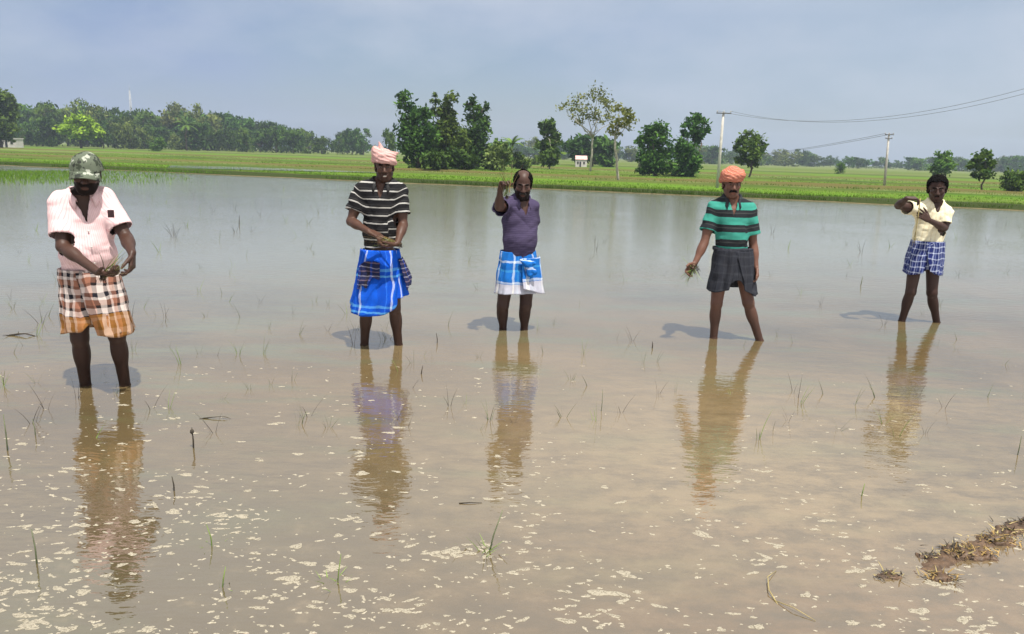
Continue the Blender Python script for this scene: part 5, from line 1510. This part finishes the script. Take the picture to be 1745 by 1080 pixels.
while len(spots) < 2000:
    x, y = frs.uniform(-20, 1765), 620 + 470 * frs.rand() ** .92
    dn = .45 + .55 * np.clip((y - 680) / 250, 0, 1)
    dn *= (.55 + .75 * max(0, 1 - x / 900)) 
    cl = vnoise(np.array([[x * .010, y * .018, 3.0]]))[0] + .6 * vnoise(np.array([[x * .03, y * .05, 8.0]]))[0]
    dn *= np.clip(.62 + .65 * cl, .12, 1.3)
    if x > 1100 and y < 800: dn *= .5
    if frs.rand() > dn: continue
    pt = gp(x, y); size = .0038 * np.exp(frs.normal(0, .55)) * (1 + .5 * np.clip(cl, 0, 1))
    spots.append((size * FPX / pt.y, size, pt, x, y))
for x, y, sz in [(526, 960, .024), (560, 972, .016), (575, 966, .018), (832, 850, .018), (700, 930, .016), (735, 942, .017), (745, 985, .012), (660, 1040, .015), (965, 1058, .02), (1030, 830, .018), (685, 922, .014),
                 (590, 985, .012), (1290, 1068, .022), (950, 968, .014), (1020, 955, .012), (640, 910, .015), (1085, 1008, .012), (800, 935, .010), (210, 690, .018), (1490, 962, .016), (1440, 955, .012)]:
    pt = gp(x, y); sz *= .72; spots.append((sz * FPX / pt.y, sz, pt, x, y))
spots.sort(key=lambda q_: -q_[0])
for i, (k_, sz, pt, x, y) in enumerate(spots[:290]):
    o = bpy.data.objects.new('foam_fleck', FM[i % 12]); S.collection.objects.link(o)
    an = frs.normal(.12, .3); o.location = (pt.x, pt.y, .0008 * frs.rand()); o.scale = (sz * frs.uniform(1.5, 3.1), sz * frs.uniform(.8, 1.3), max(.006, sz * .4)); o.rotation_euler = (0, 0, an)
    tag(o, 'small off-white fleck of foam floating on the brown water', 'foam', 'foam flecks floating on the water')
Vs, Qs, Ts, nb = [], [], [], 0
for i, (k_, sz, pt, x, y) in enumerate(spots[290:]):
    V, Qd, T = FPAT[i % 12]; an = frs.normal(0, .4); c_, s_ = math.cos(an), math.sin(an)
    v = V * A((sz * frs.uniform(1.3, 2.9), sz, max(.004, sz * .4)))
    Vs.append(np.c_[v[:, 0] * c_ - v[:, 1] * s_ + pt.x, v[:, 0] * s_ + v[:, 1] * c_ + pt.y, v[:, 2]]); Qs.append(Qd + nb); Ts.append(T + nb); nb += len(V)
tag(obj('foam_specks', mesh_np('foam_specks', np.concatenate(Vs), np.concatenate(Qs), np.concatenate(Ts)), M['foam']), kind='stuff')

# young green rice standing in the water by the far bank on the left
n = 9000; x = rng.uniform(-60, 330, n); y = 292 + 22 * rng.rand(n) ** 1.4; P_ = np.array([gp(a_, b_)[:] for a_, b_ in zip(x, y)])
keep = rng.rand(n) < np.clip(1.15 - x / 300, 0, 1) * np.clip((316 - y) / 14, 0, 1); P_ = P_[keep]; n = len(P_)
h = rng.uniform(.06, .16, n); an = rng.uniform(0, math.pi, n)
V = np.stack([P_ - np.c_[np.cos(an), np.sin(an), an * 0] * .015, P_ + np.c_[np.cos(an), np.sin(an), an * 0] * .015, P_ + np.c_[rng.normal(0, .3, n) * h, rng.normal(0, .3, n) * h, h]], 1).reshape(-1, 3)
tag(obj('emergent_grass', mesh_np('emergent_grass', V, T=np.arange(3 * n).reshape(-1, 3), attrs={'shade': np.repeat(np.clip(rng.normal(.5, .2, n), 0, 1), 3)}), M['grass'], smooth=False), kind='stuff')

# ------------------------------------------------------------------ haze
hz_ = MB(); hz_.box((0, 450, 22), (1250, 750, 23.4))
t_ = NT('haze'); v_ = t_.n('ShaderNodeVolumePrincipled')
v_.inputs['Color'].default_value = (0.70, 0.82, 1.0, 1); v_.inputs['Density'].default_value = 0.0006; v_.inputs['Anisotropy'].default_value = 0.3
t_.l(v_.outputs[0], t_.out.inputs['Volume'])
hb = hz_.build('haze', t_.m, smooth=False); tag(hb, kind='stuff')
hb.display_type = 'WIRE'
